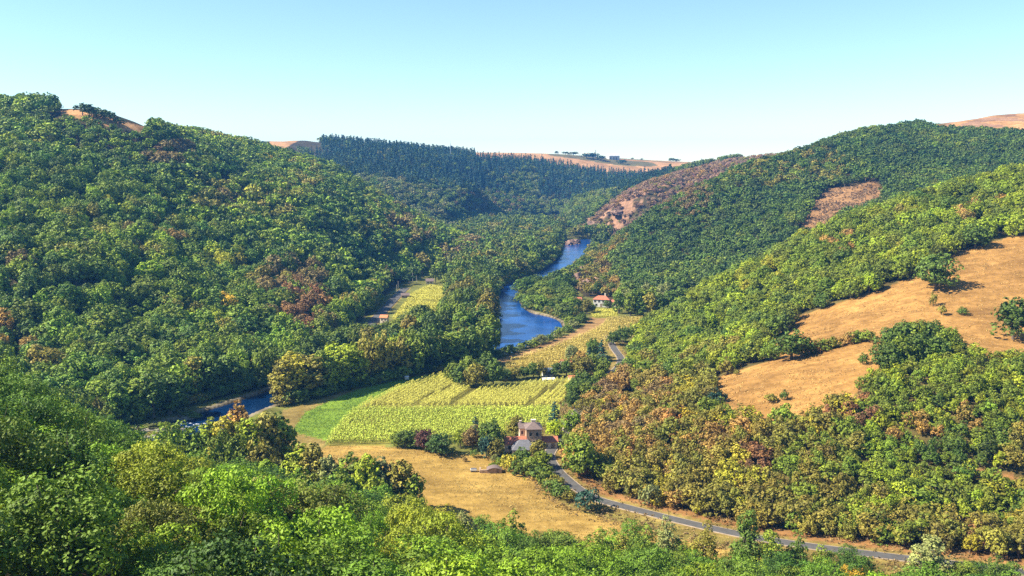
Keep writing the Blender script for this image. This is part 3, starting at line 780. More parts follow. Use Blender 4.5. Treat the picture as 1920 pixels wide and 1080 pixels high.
for a in [(920, 385, 70, 22, 'brown', .3), (700, 340, 70, 18, 'grey green', .6), (760, 385, 90, 30, 'grey green', .35)]:
    m = ~con; tt = t.copy(); splash(tt, px, py, *a, rng); t = np.where(m, tt, t)
wood('conifer_wood', x[con], y[con], z[con], 'conifer_far', h[con], r[con], t[con], rng, 'dark conifer wood along the crest of the far hill')
wood('far_slope_wood', x[~con], y[~con], z[~con], 'oak_far', h[~con], r[~con], t[~con], rng, 'hazy green wood on the slope below the conifers')
# --- woods on the valley floor
VW = [(880, 492), (925, 478), (900, 464), (860, 454), (850, 436), (900, 423), (960, 411), (1050, 405), (1056, 428), (1052, 446), (1040, 480), (1016, 500), (990, 517), (930, 534), (905, 515), (860, 520), (845, 505)]
RV = [(1150, 462), (1108, 470), (1085, 498), (1070, 512), (1046, 517), (1020, 530), (982, 542), (978, 560), (994, 580), (1036, 587), (1062, 599), (1064, 616), (1095, 604), (1095, 590), (1085, 575), (1072, 535), (1090, 510), (1120, 480)]
WV = [(700, 668), (735, 628), (752, 606), (775, 613), (830, 602), (845, 575), (852, 556), (846, 540), (815, 530), (830, 515), (860, 521), (905, 517), (922, 541), (916, 590), (912, 622), (898, 640), (870, 648), (800, 660)]
LV_ = [(648, 648), (700, 600), (722, 574), (748, 548), (775, 528), (805, 514), (800, 508), (760, 528), (715, 562), (680, 602), (600, 657), (500, 722), (600, 690)]
def f_v(x, y, z, px, py):
    px, py = proj(x, y, np.full(x.shape, ZF))
    m = inpoly(px, py, VW) | inpoly(px, py, RV) | inpoly(px, py, WV) | inpoly(px, py, LV_)
    m |= (px > 1066) & (px < 1165) & (y > 900) & (y < 1120) & inpoly(x, y, FLOOR)
    return m & ~inpoly(x, y, RIVER) & (polydist(x, y, LANE, False) > 6.5) & (polydist(x, y, RIVER) > 1.0) & ~(inpoly(px, py, FIELD_L1) | inpoly(px, py, FIELD_L2))
x, y, z, px, py = scatter(rng, -200, 140, 340, 1300, 8.2, f_v)
big = rng.random(len(x))
h = rng.uniform(7.5, 16, len(x)); r = h * rng.uniform(.32, .46, len(x))
h *= .75 + .6 * fbm(x, y, 45, 91, 2)
h[(px < 770) & (y > 400) & (y < 480)] *= .62
nl = polydist(x, y, LANE, False) < 18; h[nl] = np.minimum(h[nl], 6.0); r[nl] = np.minimum(r[nl], 3.2)
rvz = inpoly(px, py, RV); h[rvz] *= .58
farv = y > 650
t = pick_tint(rng, {'dark green': 2, 'deep green': 5, 'green': 4, 'olive green': 1.8, 'bright green': .8, 'grey green': .5}, len(x), mixn(x, y, 30, 81, rng, .7))
k = visible(x, y, z + h, 2.0)
x, y, z, h, r, t, farv = [a[k] for a in (x, y, z, h, r, t, farv)]
wood('valley_floor_wood', x, y, z, list(np.where(farv, 'oak_far', 'oak_mid')), h, r, t, rng, 'leafy wood on the valley floor beside the river')
# ------------------------------------------------------------------ trees one can point at: px, py of the foot, kind, height, radius, colour, where
rnd = random.Random(4)
SINGLE = []
def tree(px, py, kind, h, r, tone, label, y=None, group=None, cat=None, k=None, shape='tree', v=None):
    if y is None:
        for it in range(1):
            X, Y = flo(px, py)
            Z = float(H(X, Y))
            if k: pass
    else:
        X = at(px, py, y)[0]; Y = y; Z = float(H(X, Y))
    v = rnd.randrange(len(PROTO[kind])) if v is None else v
    _, _, ph, pr = PROTO[kind][v]
    c = np.array(TINT[tone]) * rnd.uniform(.88, 1.12) * (1.3 if kind in ('poplar', 'poplar_near') or label == ('row', 0) else 1)
    SINGLE.append(dict(x=X, y=Y, z=Z - .1, kind=kind, v=v, sz=h / ph, sx=r / pr, rot=rnd.random() * 6.28, tone=tone, col=c, h=h, r=r, label=label, group=group, cat=cat, wood=None))

def land_y(px, py, y0, y1):
    ys = np.linspace(y0, y1, 400)
    r = ray(px, py); X = r[0] / r[1] * ys; Z = r[2] / r[1] * ys
    hh = H(X, ys); i = np.argmax(hh > Z)
    return float(ys[i])

# the river row: tall trees along the far edge of the green field
row = [(530, 752), (556, 748), (582, 744), (608, 737), (634, 731), (662, 724), (690, 717), (720, 711), (750, 704), (780, 699), (812, 694), (845, 689), (875, 682), (902, 674)]
for i, (a, b) in enumerate(row):
    for q in range(3):
        hh = rnd.uniform(16.5, 20.5)
        tone = rnd.choice(['green', 'green', 'olive green', 'bright green', 'deep green']) if i > 2 else rnd.choice(['olive green', 'yellow green', 'olive green'])
        if i in (4, 5): tone = 'bright green'
        SZ = 'broad' if hh > 14.8 else 'tall'
        tree(a + rnd.uniform(-5, 5) + q * 9, b - q * 9 + rnd.uniform(-1.5, 1.5), 'poplar' if i < 3 else rnd.choice(['poplar', 'oak_mid']), hh, rnd.uniform(5.0, 6.4), tone, ('row', q), None, 'trees in the long row beside the river')
# river bank in the bend, west side
for i, (a, b) in enumerate([(902, 638), (910, 624), (914, 608), (914, 590), (912, 572), (910, 556), (886, 618), (882, 595), (878, 575), (862, 560), (860, 610)]):
    tree(a, b, rnd.choice(['poplar', 'oak_mid']), rnd.uniform(15, 20), rnd.uniform(4.6, 5.8), rnd.choice(['green', 'olive green', 'deep green']), ('bend', 0), None, 'trees on the west bank of the river bend')
tree(865, 545, 'poplar', 17, 6.0, 'yellow green', 'big pale yellow green poplar beyond the small yellow field', None)
tree(845, 560, 'oak_mid', 12, 5, 'deep green', 'dark round tree at the right end of the small yellow field')
# clump left of the rapids
for i, (a, b, hh, rr, tn, kd) in enumerate([(402, 884, 17, 4.0, 'bright green', 'poplar'), (428, 892, 19, 4.2, 'yellow green', 'poplar'), (455, 880, 22, 3.6, 'tawny', 'poplar'), (470, 896, 19, 4.4, 'bright green', 'poplar'), (505, 888, 21, 5.0, 'olive green', 'poplar'), (530, 884, 19, 4.0, 'green', 'poplar'), (415, 908, 15, 4.4, 'green', 'oak_mid'), (445, 910, 14, 4.4, 'green', 'oak_mid'), (490, 912, 13, 4.4, 'olive green', 'oak_mid')]):
    tree(a, b, kd, hh, rr, tn, ('clump', 0), None, 'poplars beside the rapids')
for i, (a, b, hh, rr, tn, kd) in enumerate([(560, 925, 15, 3.8, 'bright green', 'poplar'), (590, 930, 16, 3.6, 'olive green', 'poplar'), (620, 935, 13, 3.2, 'grey green', 'poplar'), (660, 955, 16, 3.8, 'green', 'poplar'), (690, 965, 17, 3.8, 'bright green', 'poplar'), (722, 960, 15.5, 3.8, 'grey green', 'poplar'), (752, 962, 15, 4.0, 'olive green', 'poplar'), (775, 965, 12, 3.4, 'green', 'poplar'), (640, 985, 13, 4, 'green', 'oak_mid'), (706, 985, 13, 4, 'bright green', 'oak_mid')]):
    tree(a, b, kd, hh, rr, tn, ('edge', 0), None, 'poplars at the left edge of the tan meadow')
for i, (a, b, hh, rr, tn, kd) in enumerate([(870, 1078, 11, 2.6, 'grey green', 'poplar_near'), (960, 1092, 12, 3.2, 'green', 'poplar_near'), (1050, 1120, 12, 4.5, 'deep green', 'oak_near'), (1120, 1120, 11, 3.4, 'green', 'poplar_near'), (1165, 1095, 9.5, 2.8, 'olive green', 'poplar_near'), (1205, 1100, 11, 3, 'green', 'poplar_near'), (1250, 1085, 11.5, 2.6, 'grey green', 'poplar_near'), (1320, 1092, 11, 2.7, 'olive green', 'poplar_near'), (1398, 1098, 13.5, 2.9, 'deep green', 'poplar_near'), (1440, 1110, 11, 2.8, 'green', 'poplar_near'), (1490, 1105, 10, 2.8, 'deep green', 'poplar_near'), (1540, 1112, 8.5, 2.6, 'green', 'poplar_near'), (1590, 1135, 9, 4, 'golden', 'oak_near'), (1740, 1140, 12, 4.2, 'grey green', 'poplar_near'), (1800, 1150, 11, 4, 'green', 'oak_near'), (1880, 1150, 12, 4.4, 'deep green', 'oak_near'), (1270, 1150, 11, 4.5, 'green', 'oak_near'), (1380, 1160, 10, 4.3, 'bright green', 'oak_near'), (1480, 1165, 10, 4.3, 'green', 'oak_near')]):
    tree(a, b, kd, hh * (1.28 if kd == 'poplar_near' else 1), rr * (1.12 if kd == 'poplar_near' else 1), tn, ('bottom', 0), None, 'trees along the near edge of the tan meadow')
# walnut clump in the maize and the hedge to the hamlet
for i, (a, b, hh, rr, tn) in enumerate([(862, 724, 8.5, 4.2, 'deep green'), (893, 727, 9.5, 4.6, 'olive green'), (925, 724, 10, 4.4, 'deep green'), (880, 712, 9.5, 4.4, 'green'), (912, 710, 10.5, 4.6, 'deep green'), (850, 714, 7.5, 3.6, 'green')]):
    tree(a, b, 'oak_mid', hh, rr, tn, ('walnut', 0), None, 'walnut trees in the maize field')
for i, (a, b, hh, rr, tn) in enumerate([(948, 714, 5, 2.8, 'deep green'), (966, 712, 5.5, 2.8, 'olive green'), (982, 710, 5, 2.6, 'deep green'), (1000, 709, 6.5, 3, 'deep green'), (1012, 708, 7, 3, 'olive green'), (1043, 707, 6, 2.8, 'deep green'), (1062, 706, 7.5, 3.4, 'deep green'), (1080, 706, 8.5, 4, 'olive green'), (1098, 712, 9.5, 4.4, 'olive green'), (1088, 694, 8, 4, 'tawny'), (1110, 700, 8.5, 4.2, 'green'), (1130, 704, 7, 3.5, 'green'), (1072, 676, 7, 3.4, 'grey green')]):
    tree(a, b, 'oak_mid', hh, rr, tn, ('hamlet', 0), None, 'trees around the hamlet beside the maize')
tree(1104, 682, 'conifer', 8, 2.6, 'blue green', 'smaller of the two dark conifers behind the orange roofed house')
tree(1128, 678, 'conifer', 10.5, 3.6, 'blue green', 'larger dark conifer beside the lane behind the orange roofed house')
tree(1112, 672, 'oak_mid', 9, 3.4, 'deep green', 'round dark tree between the two conifers by the lane')
# trees by the road bend and the foot of the scrub slope
for (a, b, hh, rr, tn) in [(1150, 648, 7, 3.5, 'deep green'), (1168, 642, 8, 4, 'deep green'), (1190, 634, 7.5, 3.6, 'green'), (1210, 628, 8, 4, 'deep green'), (1090, 735, 8, 3.8, 'deep green'), (1076, 748, 7, 3.4, 'deep green'), (1100, 752, 7, 3.6, 'green'), (1072, 766, 6, 3.0, 'deep green')]:
    tree(a, b, 'oak_mid', hh, rr, tn, ('slopefoot', 0), None, 'trees at the foot of the right hill')
# around the farmhouse
tree(1040, 800, 'conifer', 9.2, 2.8, 'blue green', 'dark pointed fir behind the farmhouse at the maize edge', v=0)
tree(1041, 822, 'oak_mid', 5.8, 2.9, 'lime green', 'bright lime green round tree right of the farmhouse tower')
tree(968, 818, 'oak_mid', 6.8, 3.0, 'olive green', 'olive tree between the maize and the farmhouse tower')
tree(920, 848, 'oak_mid', 10.0, 4.0, 'deep green', 'largest dark green tree left of the farmhouse')
tree(912, 858, 'oak_mid', 6.5, 2.8, 'blue green', 'low blue green tree under the largest tree by the farmhouse')
tree(930, 860, 'oak_mid', 6.0, 2.4, 'olive green', 'olive tree touching the left end of the red roofed wing')
tree(886, 844, 'oak_mid', 7.6, 2.9, 'brown', 'round brown leaved tree left of the farmhouse')
tree(892, 830, 'conifer', 9.2, 2.8, 'blue green', 'dark conifer behind the round brown leaved tree')
tree(863, 838, 'oak_mid', 5.6, 2.6, 'bright green', 'bright green tree between the maize and the brown leaved tree')
tree(825, 853, 'oak_mid', 6.4, 4.2, 'dark green', 'broad dark green tree standing alone on the tan meadow')
tree(797, 844, 'oak_mid', 6.6, 3.4, 'purple brown', 'purple leaved tree beside the broad dark meadow tree')
tree(775, 840, 'oak_mid', 6, 2.8, 'deep green', 'dark green tree just left of the purple leaved tree')
tree(760, 840, 'oak_mid', 5.8, 2.8, 'deep green', 'dark green tree second from the left end of the meadow trees')
tree(745, 838, 'oak_mid', 4.6, 2.4, 'green', 'small green tree at the left end of the meadow trees')
tree(1008, 862, 'oak_mid', 6, 3.0, 'olive green', 'dark olive tree in front of the farmhouse tower')
tree(978, 876, 'oak_mid', 5.6, 2.8, 'deep green', 'dark tree below the grey slate barn')
tree(1018, 880, 'oak_mid', 5.4, 3.0, 'bright green', 'bright green tree at the inside of the road bend')
for (a, b, hh, rr, tn, lb) in [(957, 882, 3.4, 2.4, 'yellow green', 'yellow green bush right of the stone shed'), (974, 890, 3.4, 2.2, 'deep green', 'dark green bush below the tree by the slate barn'), (992, 894, 4.2, 2.8, 'green', 'large green bush at the bottom of the farm garden'), (1010, 903, 3.6, 2.4, 'deep green', 'dark green bush beside the verge below the road bend'),
                           (1040, 915, 3, 2.4, 'olive green', 'olive bush on the verge left of the road'), (1052, 932, 3, 2.4, 'deep green', 'dark bush on the meadow edge below the road'), (1102, 958, 4.2, 2.9, 'blue green', 'dense dark green bush standing alone where meadow meets road'),
                           (889, 858, 1.9, 1.1, 'deep green', 'clipped round dark bush below the brown leaved tree'), (938, 872, 1.8, 1.3, 'green', 'low bright bush in the farm garden'), (925, 877, 1.3, 1.2, 'green', 'small flat bush in the farm garden beside the bright one'), (927, 868, 1.9, 1.1, 'grey green', 'silvery bush in the farm garden'), (872, 866, 1.2, .6, 'brown', 'tiny brown bush alone on the meadow'),
                           (1216, 948, 4.2, 2.6, 'grey green', 'pale grey green bush above the road on the scrub slope'), (932, 884, 1.3, 1.0, 'olive green', 'tiny olive bush above the stone shed'), (1028, 834, 2.2, 1.4, 'yellow green', 'small yellow green bush against the right wing of the farmhouse')]:
    tree(a, b, 'bush', hh * 1.15, rr * 1.1, tn, lb)
tree(946, 867, 'conifer', 4.2, .55, 'blue green', 'thin dark cypress beside the grey slate barn')
# bushes on the inner bank of the bend
for i in range(20):
    f = i / 19; a = np.interp(f, [0, .35, .7, 1], [930, 992, 1066, 1092]) + rnd.uniform(-4, 4); b = np.interp(f, [0, .35, .7, 1], [672, 652, 622, 603]) + rnd.uniform(-2, 2)
    tree(a, b, 'bush', rnd.uniform(2.4, 4.6), rnd.uniform(2.0, 3.0), rnd.choice(['deep green', 'grey green', 'green', 'green']), ('bank', 0), None, 'bushes along the inner bank of the river bend')
# poplar stand right of the white villa, behind the dry field
for i, (a, b) in enumerate([(1160, 588), (1175, 584), (1190, 582), (1206, 580), (1222, 579), (1240, 580), (1258, 580), (1274, 578), (1182, 592), (1200, 592), (1218, 592), (1236, 592), (1254, 591), (1168, 575), (1212, 571), (1248, 570)]):
    tree(a, b, 'poplar', rnd.uniform(12, 16), rnd.uniform(3.6, 4.6), rnd.choice(['deep green', 'olive green', 'green', 'grey green', 'deep green']), ('stand', 0), None, 'poplars in the stand right of the white villa')
for (a, b, hh, rr, tn, lb) in [(1100, 588, 9, 3, 'olive green', 'olive tree in front of the small red roofed house'), (1110, 586, 5.5, 2.6, 'green', 'green tree left of the yellow plot below the villa'), (1082, 600, 8, 3, 'olive green', 'olive tree at the near corner of the tan strip'), (1138, 578, 5, 2.4, 'deep green', 'small dark tree below the villa terrace'), (1092, 606, 6, 2.4, 'deep green', 'dark tree at the river end of the tan strip'), (1128, 574, 4, 2, 'deep green', 'dark shrub against the villa wall'), (1120, 553, 9, 3.6, 'deep green', 'dark tree behind the villa roof'), (1146, 553, 8, 3.4, 'green', 'green tree behind the cream annex')]:
    tree(a, b, 'oak_mid', hh, rr, tn, lb)
# single trees on the pasture and its edges
def ptree(px, py, kind, h, r, tone, label, y0=230, y1=520):
    yy = land_y(px, py, y0, y1)
    tree(px, py, kind, h, r, tone, label, yy)
ptree(1484, 674, 'oak_mid', 10, 6.8, 'deep green', 'lone dark oak with a visible trunk on the lower pasture')
ptree(1754, 543, 'oak_mid', 15.0, 8.2, 'deep green', 'large round oak alone at the top of the pasture')
ptree(1828, 466, 'oak_mid', 10.5, 6.2, 'deep green', 'oak at the top edge of the pasture casting a flat shadow')
ptree(1900, 637, 'oak_mid', 14.5, 7.2, 'deep green', 'dark oak at the right border of the pasture')
ptree(1620, 684, 'bush', 3.6, 1.6, 'deep green', 'small upright bush in the middle of the lower pasture')
ptree(1470, 752, 'bush', 3.2, 1.3, 'deep green', 'small dark bush near the bottom of the pasture')
ptree(1445, 756, 'bush', 2.8, 2.1, 'olive green', 'pale olive bush left of the small dark pasture bush')
ptree(1340, 758, 'bush', 4.4, 3.4, 'blue green', 'blue green bush at the lower left tip of the pasture')
ptree(1381, 704, 'bush', 1.8, 1.0, 'olive green', 'tiny bush on the left edge of the lower pasture')
ptree(1806, 592, 'bush', 3, 1.9, 'deep green', 'round bush right of the gully in the pasture')
ptree(1766, 592, 'bush', 4, 1.6, 'olive green', 'thin olive sapling in the pasture gully')
ptree(1750, 575, 'bush', 5.5, 1.3, 'olive green', 'tall thin sapling at the top of the pasture gully')
for (a, b) in [(1508, 667), (1520, 663), (1532, 661), (1544, 658), (1555, 655), (1566, 652), (1578, 649), (1590, 646), (1600, 643), (1612, 641), (1626, 640)]:
    ptree(a, b, 'bush', rnd.uniform(2.6, 4.6), rnd.uniform(2, 3.2), rnd.choice(['olive green', 'green', 'green', 'tawny']), ('hedge', 0))
    SINGLE[-1]['group'] = 'bushes in the hedge across the pasture'
for (a, b, hh) in [(1665, 655, 9), (1690, 645, 9.5), (1715, 640, 9), (1745, 640, 9), (1770, 645, 8), (1660, 680, 8), (1690, 672, 9), (1722, 665, 9), (1755, 665, 8)]:
    ptree(a, b + 12, 'oak_mid', hh, rnd.uniform(4.2, 5.2), rnd.choice(['deep green', 'green', 'deep green']), ('pasturewood', 0))
    SINGLE[-1]['group'] = 'oaks of the green clump below the pasture'
# skyline of the left hill and the plateau
for (a, b, hh, rr) in [(66, 200, 7, 4), (80, 204, 9, 5), (155, 217, 9, 5), (168, 218, 9.5, 5), (182, 220, 9, 5), (196, 224, 8, 5), (208, 228, 8, 4.5), (224, 232, 7, 4.5)]:
    yy = 668.0 if a > 100 else 650.0
    tree(a, b, 'oak_far', hh, rr, 'dark green', ('skyline', 0), yy, 'trees on the tan field at the crest of the left hill')
for (a, y_, hh, rr, tn) in [(443, 1560, 12, 12, 'blue green'), (490, 1500, 15, 13, 'blue green'), (470, 1490, 12, 10, 'blue green'), (535, 1480, 8, 8, 'blue green'), (560, 1490, 9, 7, 'blue green'), (1100, 2030, 13, 13, 'blue green'), (1112, 2035, 14, 13, 'blue green'), (1128, 2020, 12, 12, 'blue green'), (1166, 2000, 10, 9, 'blue green'), (1044, 2080, 8, 5, 'dark green'), (1075, 2110, 8, 13, 'dark green'), (1060, 2110, 7, 10, 'dark green'), (1258, 2150, 9, 8, 'dark green'), (1268, 2150, 8, 8, 'dark green'), (1186, 2130, 5, 4, 'dark green'), (1203, 2130, 5, 4, 'dark green')]:
    X = (a - 960) / FPX * y_ * (CP * 1.0) + 0
    SINGLE.append(dict(x=X, y=y_, z=float(H(X, y_)) - .3, kind='oak_far', v=rnd.randrange(5), sz=hh / 11, sx=rr / 4.8, rot=rnd.random() * 6, tone=tn, col=np.array(TINT[tn]), h=hh, r=rr, label=('plateau', 0), group='trees on the far plateau', cat=None, wood=None))
X = (1115 - 960) / FPX * 2080
SINGLE.append(dict(x=X, y=2080, z=float(H(X, 2080)) - .3, kind='conifer_far', v=0, sz=1.0, sx=.55, rot=0, tone='blue green', col=np.array(TINT['blue green']), h=18, r=2, label='tall thin cypress beside the far white farm', group=None, cat=None, wood=None))
# a conifer in the wood behind the river as the source of the far conifers
# bushes on the gravel islets of the shaded river reach
for (a, b, hh, rr, tn) in [(340, 772, 2.2, 2.6, 'grey green'), (352, 776, 1.7, 2.4, 'green'), (366, 779, 1.4, 2.2, 'green'), (270, 800, 1.5, 2.4, 'green'), (285, 799, 1.9, 2.4, 'grey green'), (305, 797, 1.8, 2.6, 'green'), (322, 800, 1.2, 2, 'olive green'), (285, 812, 1.2, 2, 'olive green'), (440, 743, 1.6, 2, 'green'), (430, 745, 1.2, 1.6, 'grey green')]:
    tree(a, b, 'bush', hh, rr, tn, ('islet', 0), None, 'bushes on the gravel islets in the river'); SINGLE[-1]['z'] = ZF - .8
for (a, b, hh, rr, tn, kd) in [(322, 862, 7.5, 2.8, 'grey green', 'oak_mid'), (308, 858, 5, 1.8, 'green', 'poplar'), (362, 875, 5.5, 2.6, 'grey green', 'oak_mid'), (284, 852, 4.5, 1.8, 'green', 'poplar'), (262, 838, 6, 2.4, 'green', 'poplar')]:
    tree(a, b, kd, hh, rr, tn, ('shoal', 0), None, 'small trees at the near edge of the dark river')
# tall bank trees under the left hill
for (a, b, hh, rr, tn) in [(230, 790, 16, 5, 'deep green'), (258, 788, 17, 5.2, 'green'), (288, 783, 18, 5.4, 'deep green'), (318, 776, 15, 5, 'deep green'), (365, 745, 17, 4.6, 'olive green'), (392, 742, 18, 5.4, 'deep green'), (422, 735, 17, 5.2, 'deep green'), (500, 705, 9, 3.8, 'yellow green'), (480, 712, 9, 3.6, 'olive green'), (160, 810, 12, 3.6, 'green'), (185, 808, 11, 3, 'olive green'), (205, 812, 10, 3, 'green')]:
    tree(a, b, 'poplar' if hh > 14 else 'oak_mid', hh, rr, tn, ('leftbank', 0), None, 'tall trees on the far bank under the left hill')
# low growth that closes the foot of the river row and the wooded banks
def under(lines, step, lo, hi, seed):
    rg = np.random.default_rng(seed); xs, ys = [], []
    for ln in lines:
        for (a, b) in densify(FL(ln), step):
            xs.append(a + rg.normal() * .8); ys.append(b + rg.normal() * .8)
    x = np.array(xs); y = np.array(ys); z = H(x, y); n = len(x)
    h = rg.uniform(lo, hi, n); r = h * rg.uniform(.6, .85, n)
    t = pick_tint(rg, {'deep green': 4, 'green': 3, 'olive green': 1.5, 'dark green': 2}, n)
    wood('riverside_undergrowth', x, y, z, 'bush', h, r, t, rg, 'low bushes closing the foot of the wooded river banks')
under([[(528, 760), (640, 735), (750, 708), (850, 692), (935, 668)], [(528, 752), (640, 727), (750, 700), (850, 684), (915, 668)], [(902, 646), (919, 622), (926, 590), (926, 556), (936, 534), (994, 514), (1024, 497), (1046, 477), (1056, 447)],
       [(880, 650), (800, 662), (700, 676), (600, 692), (500, 722), (400, 746), (300, 776), (225, 798)], [(975, 558), (992, 580), (1034, 588), (1060, 600)], [(975, 545), (1018, 530), (1050, 516), (1080, 501), (1106, 480)]], 2.6, 2.2, 4.5, 7)

for (a, b, hh, rr, tn) in [(1096, 776, 5.5, 3.0, 'olive green'), (1106, 762, 5.5, 3.0, 'tawny'), (1120, 748, 5.5, 3.2, 'olive green'), (1134, 735, 5.5, 3.2, 'olive green'), (1150, 724, 5.5, 3.2, 'tawny'), (1165, 714, 5.5, 3, 'olive green'), (1180, 704, 5, 3, 'green'), (1194, 694, 5, 2.8, 'olive green'), (1110, 738, 6, 3.2, 'deep green'), (1126, 722, 6, 3, 'green')]:
    tree(a, b, 'oak_mid', hh, rr, tn, ('slopefoot', 0), None, 'trees at the foot of the right hill')

for (a, b, hh, rr, tn, lb) in [(1000, 886, 4.6, 2.8, 'bright green', 'bright leafy bush between the farm garden and the road bend'), (1024, 908, 3.8, 2.6, 'green', 'green bush on the meadow side of the bend below the farm'), (1034, 925, 3.2, 2.4, 'deep green', 'dark bush between the two verge bushes on the meadow edge'), (1064, 938, 2.4, 2.2, 'olive green', 'low olive scrub bush on the verge right of the meadow corner'), (1022, 893, 3.4, 2.2, 'green', 'green bush touching the inside edge of the road')]:
    tree(a, b, 'bush', hh, rr, tn, lb)

for (a, b, hh, rr, tn) in [(668, 640, 9, 4, 'green'), (650, 652, 10, 4.4, 'deep green'), (686, 636, 8, 3.8, 'green'), (704, 632, 7, 3.6, 'deep green'), (634, 664, 11, 4.6, 'deep green'), (722, 628, 7, 3.6, 'green'), (690, 652, 10, 4.4, 'olive green'), (664, 662, 11, 4.6, 'green')]:
    tree(a, b, 'oak_mid', hh, rr, tn, ('lanefoot', 0), None, 'trees between the river row and the river road')
# ------------------------------------------------------------------ which trees show largest: those become things, the rest of each wood one mass
KINDNAME = {'oak_near': 'broadleaf_tree', 'oak_mid': 'broadleaf_tree', 'oak_far': 'broadleaf_tree', 'poplar': 'poplar_tree', 'poplar_near': 'poplar_tree', 'bush': 'bush', 'scrub': 'scrub_oak', 'conifer': 'conifer_tree', 'conifer_far': 'conifer_tree'}
ALL = [t for f in FOREST.values() for t in f['t']] + SINGLE
ALL.sort(key=lambda t: t['y'])
BW, BH = 480, 270
buf = np.zeros((BH, BW), bool)
YY, XX = np.mgrid[0:BH, 0:BW]
for t in ALL:
    p0 = proj(t['x'], t['y'], t['z']); p1 = proj(t['x'], t['y'], t['z'] + t['h'])
    cx, cy = float(p0[0]) / 4, (float(p0[1]) + float(p1[1])) / 8
    d = max(t['y'], 1); ry = max(.6, (float(p0[1]) - float(p1[1])) / 8); rx = max(.6, t['r'] * FPX / d / 4)
    x0, x1, y0, y1 = max(0, int(cx - rx)), min(BW, int(cx + rx) + 2), max(0, int(cy - ry)), min(BH, int(cy + ry) + 2)
    t['px'], t['py'] = float(p0[0]), float(p1[1])
    if x1 <= x0 or y1 <= y0: t['vis'] = 0; continue
    m = ((XX[y0:y1, x0:x1] - cx) / rx) ** 2 + ((YY[y0:y1, x0:x1] - cy) / ry) ** 2 < 1
    s = buf[y0:y1, x0:x1]
    t['vis'] = int((m & ~s).sum()) + (.4 if m.sum() < 2 else 0); s |= m
cnt = {}
for t in SINGLE: cnt[KINDNAME[t['kind']]] = cnt.get(KINDNAME[t['kind']], 0) + 1
for k, cap in (('broadleaf_tree', 300), ('scrub_oak', 220)):
    c = sorted([t for f in FOREST.values() for t in f['t'] if KINDNAME[t['kind']] == k and t['vis'] > 3], key=lambda t: -t['vis'])
    for t in c[:max(0, cap - cnt.get(k, 0))]: t['pick'] = True

ORD = ['first', 'second', 'third', 'fourth', 'fifth', 'sixth', 'seventh', 'eighth', 'ninth', 'tenth', 'eleventh', 'twelfth', 'thirteenth', 'fourteenth', 'fifteenth', 'sixteenth', 'seventeenth', 'eighteenth', 'nineteenth', 'twentieth', 'twenty-first', 'twenty-second', 'twenty-third', 'twenty-fourth', 'twenty-fifth', 'twenty-sixth', 'twenty-seventh', 'twenty-eighth']
def shape_word(t):
    q = t['h'] / (2 * t['r'])
    return ('tall ' if q > 1.45 else 'broad ' if q < 1.02 else 'round ')
PLACE = {'hillside_wood': 'the near wood', 'left_hill_wood': 'the left hill wood', 'right_hill_wood': 'the upper right wood', 'scrub_oak_wood': 'the scrub slope', 'valley_floor_wood': 'the riverside wood', 'riverside_undergrowth': 'the bank undergrowth',
         'dark_hill_wood': 'the dark hill wood', 'far_slope_wood': 'the far slope wood',
         ('row', 0): 'the river row, field side', ('row', 1): 'the river row, middle line', ('row', 2): 'the river row, water side', ('lanefoot', 0): 'the clump below the river road', ('bend', 0): 'the river bend', ('clump', 0): 'the clump beside the rapids', ('edge', 0): 'the clump left of the meadow', ('bottom', 0): 'the near meadow edge',
         ('walnut', 0): 'the clump in the maize', ('hamlet', 0): 'those around the hamlet', ('slopefoot', 0): 'those at the scrub slope\'s foot', ('bank', 0): 'those on the inner river bank', ('stand', 0): 'the stand beside the white villa',
         ('hedge', 0): 'the hedge across the pasture', ('pasturewood', 0): 'the green clump below the pasture', ('skyline', 0): 'those on the left hilltop', ('plateau', 0): 'those on the far plateau', ('islet', 0): 'those on the river islets', ('shoal', 0): 'those beside the dark river', ('leftbank', 0): 'the tall bank under the left hill'}
GRP = {'hillside_wood': 'trees of the near wood', 'left_hill_wood': 'trees of the left hill wood', 'right_hill_wood': 'trees of the wood above the pasture', 'scrub_oak_wood': 'scrub oaks above the road', 'valley_floor_wood': 'trees of the riverside wood'}
things = [t for t in ALL if t.get('pick')] + SINGLE
byz = {}
for t in things:
    key = t['wood'] if t.get('wood') else t.get('label')
    if not isinstance(key, str) or t.get('wood'): byz.setdefault(key, []).append(t)
for key, lst in byz.items():
    lst.sort(key=lambda t: t['y'])
    nb = max(1, round(len(lst) / 14)) if not isinstance(key, tuple) else 1
    per = math.ceil(len(lst) / nb)
    noun = {'bush': 'bush', 'scrub_oak': 'scrub oak', 'poplar_tree': 'poplar', 'broadleaf_tree': 'broadleaf tree', 'conifer_tree': 'conifer'}
    for b in range(nb):
        rw = sorted(lst[b * per:(b + 1) * per], key=lambda t: t['px'])
        for i, t in enumerate(rw):
            o = 'leftmost' if i == 0 else 'rightmost' if i == len(rw) - 1 else ORD[i] + ' from left'
            where = f"of {PLACE[key]}" if nb == 1 else f"in {'nearest' if b == 0 else ORD[b]} row of {PLACE[key]}"
            t['label'] = f"{t['tone']} {noun[KINDNAME[t['kind']]]}, {o} {where}"
            if len((shape_word(t) + t['label']).split()) <= 16: t['label'] = shape_word(t) + t['label']
            if not t.get('group'): t['group'] = GRP.get(key, 'trees')

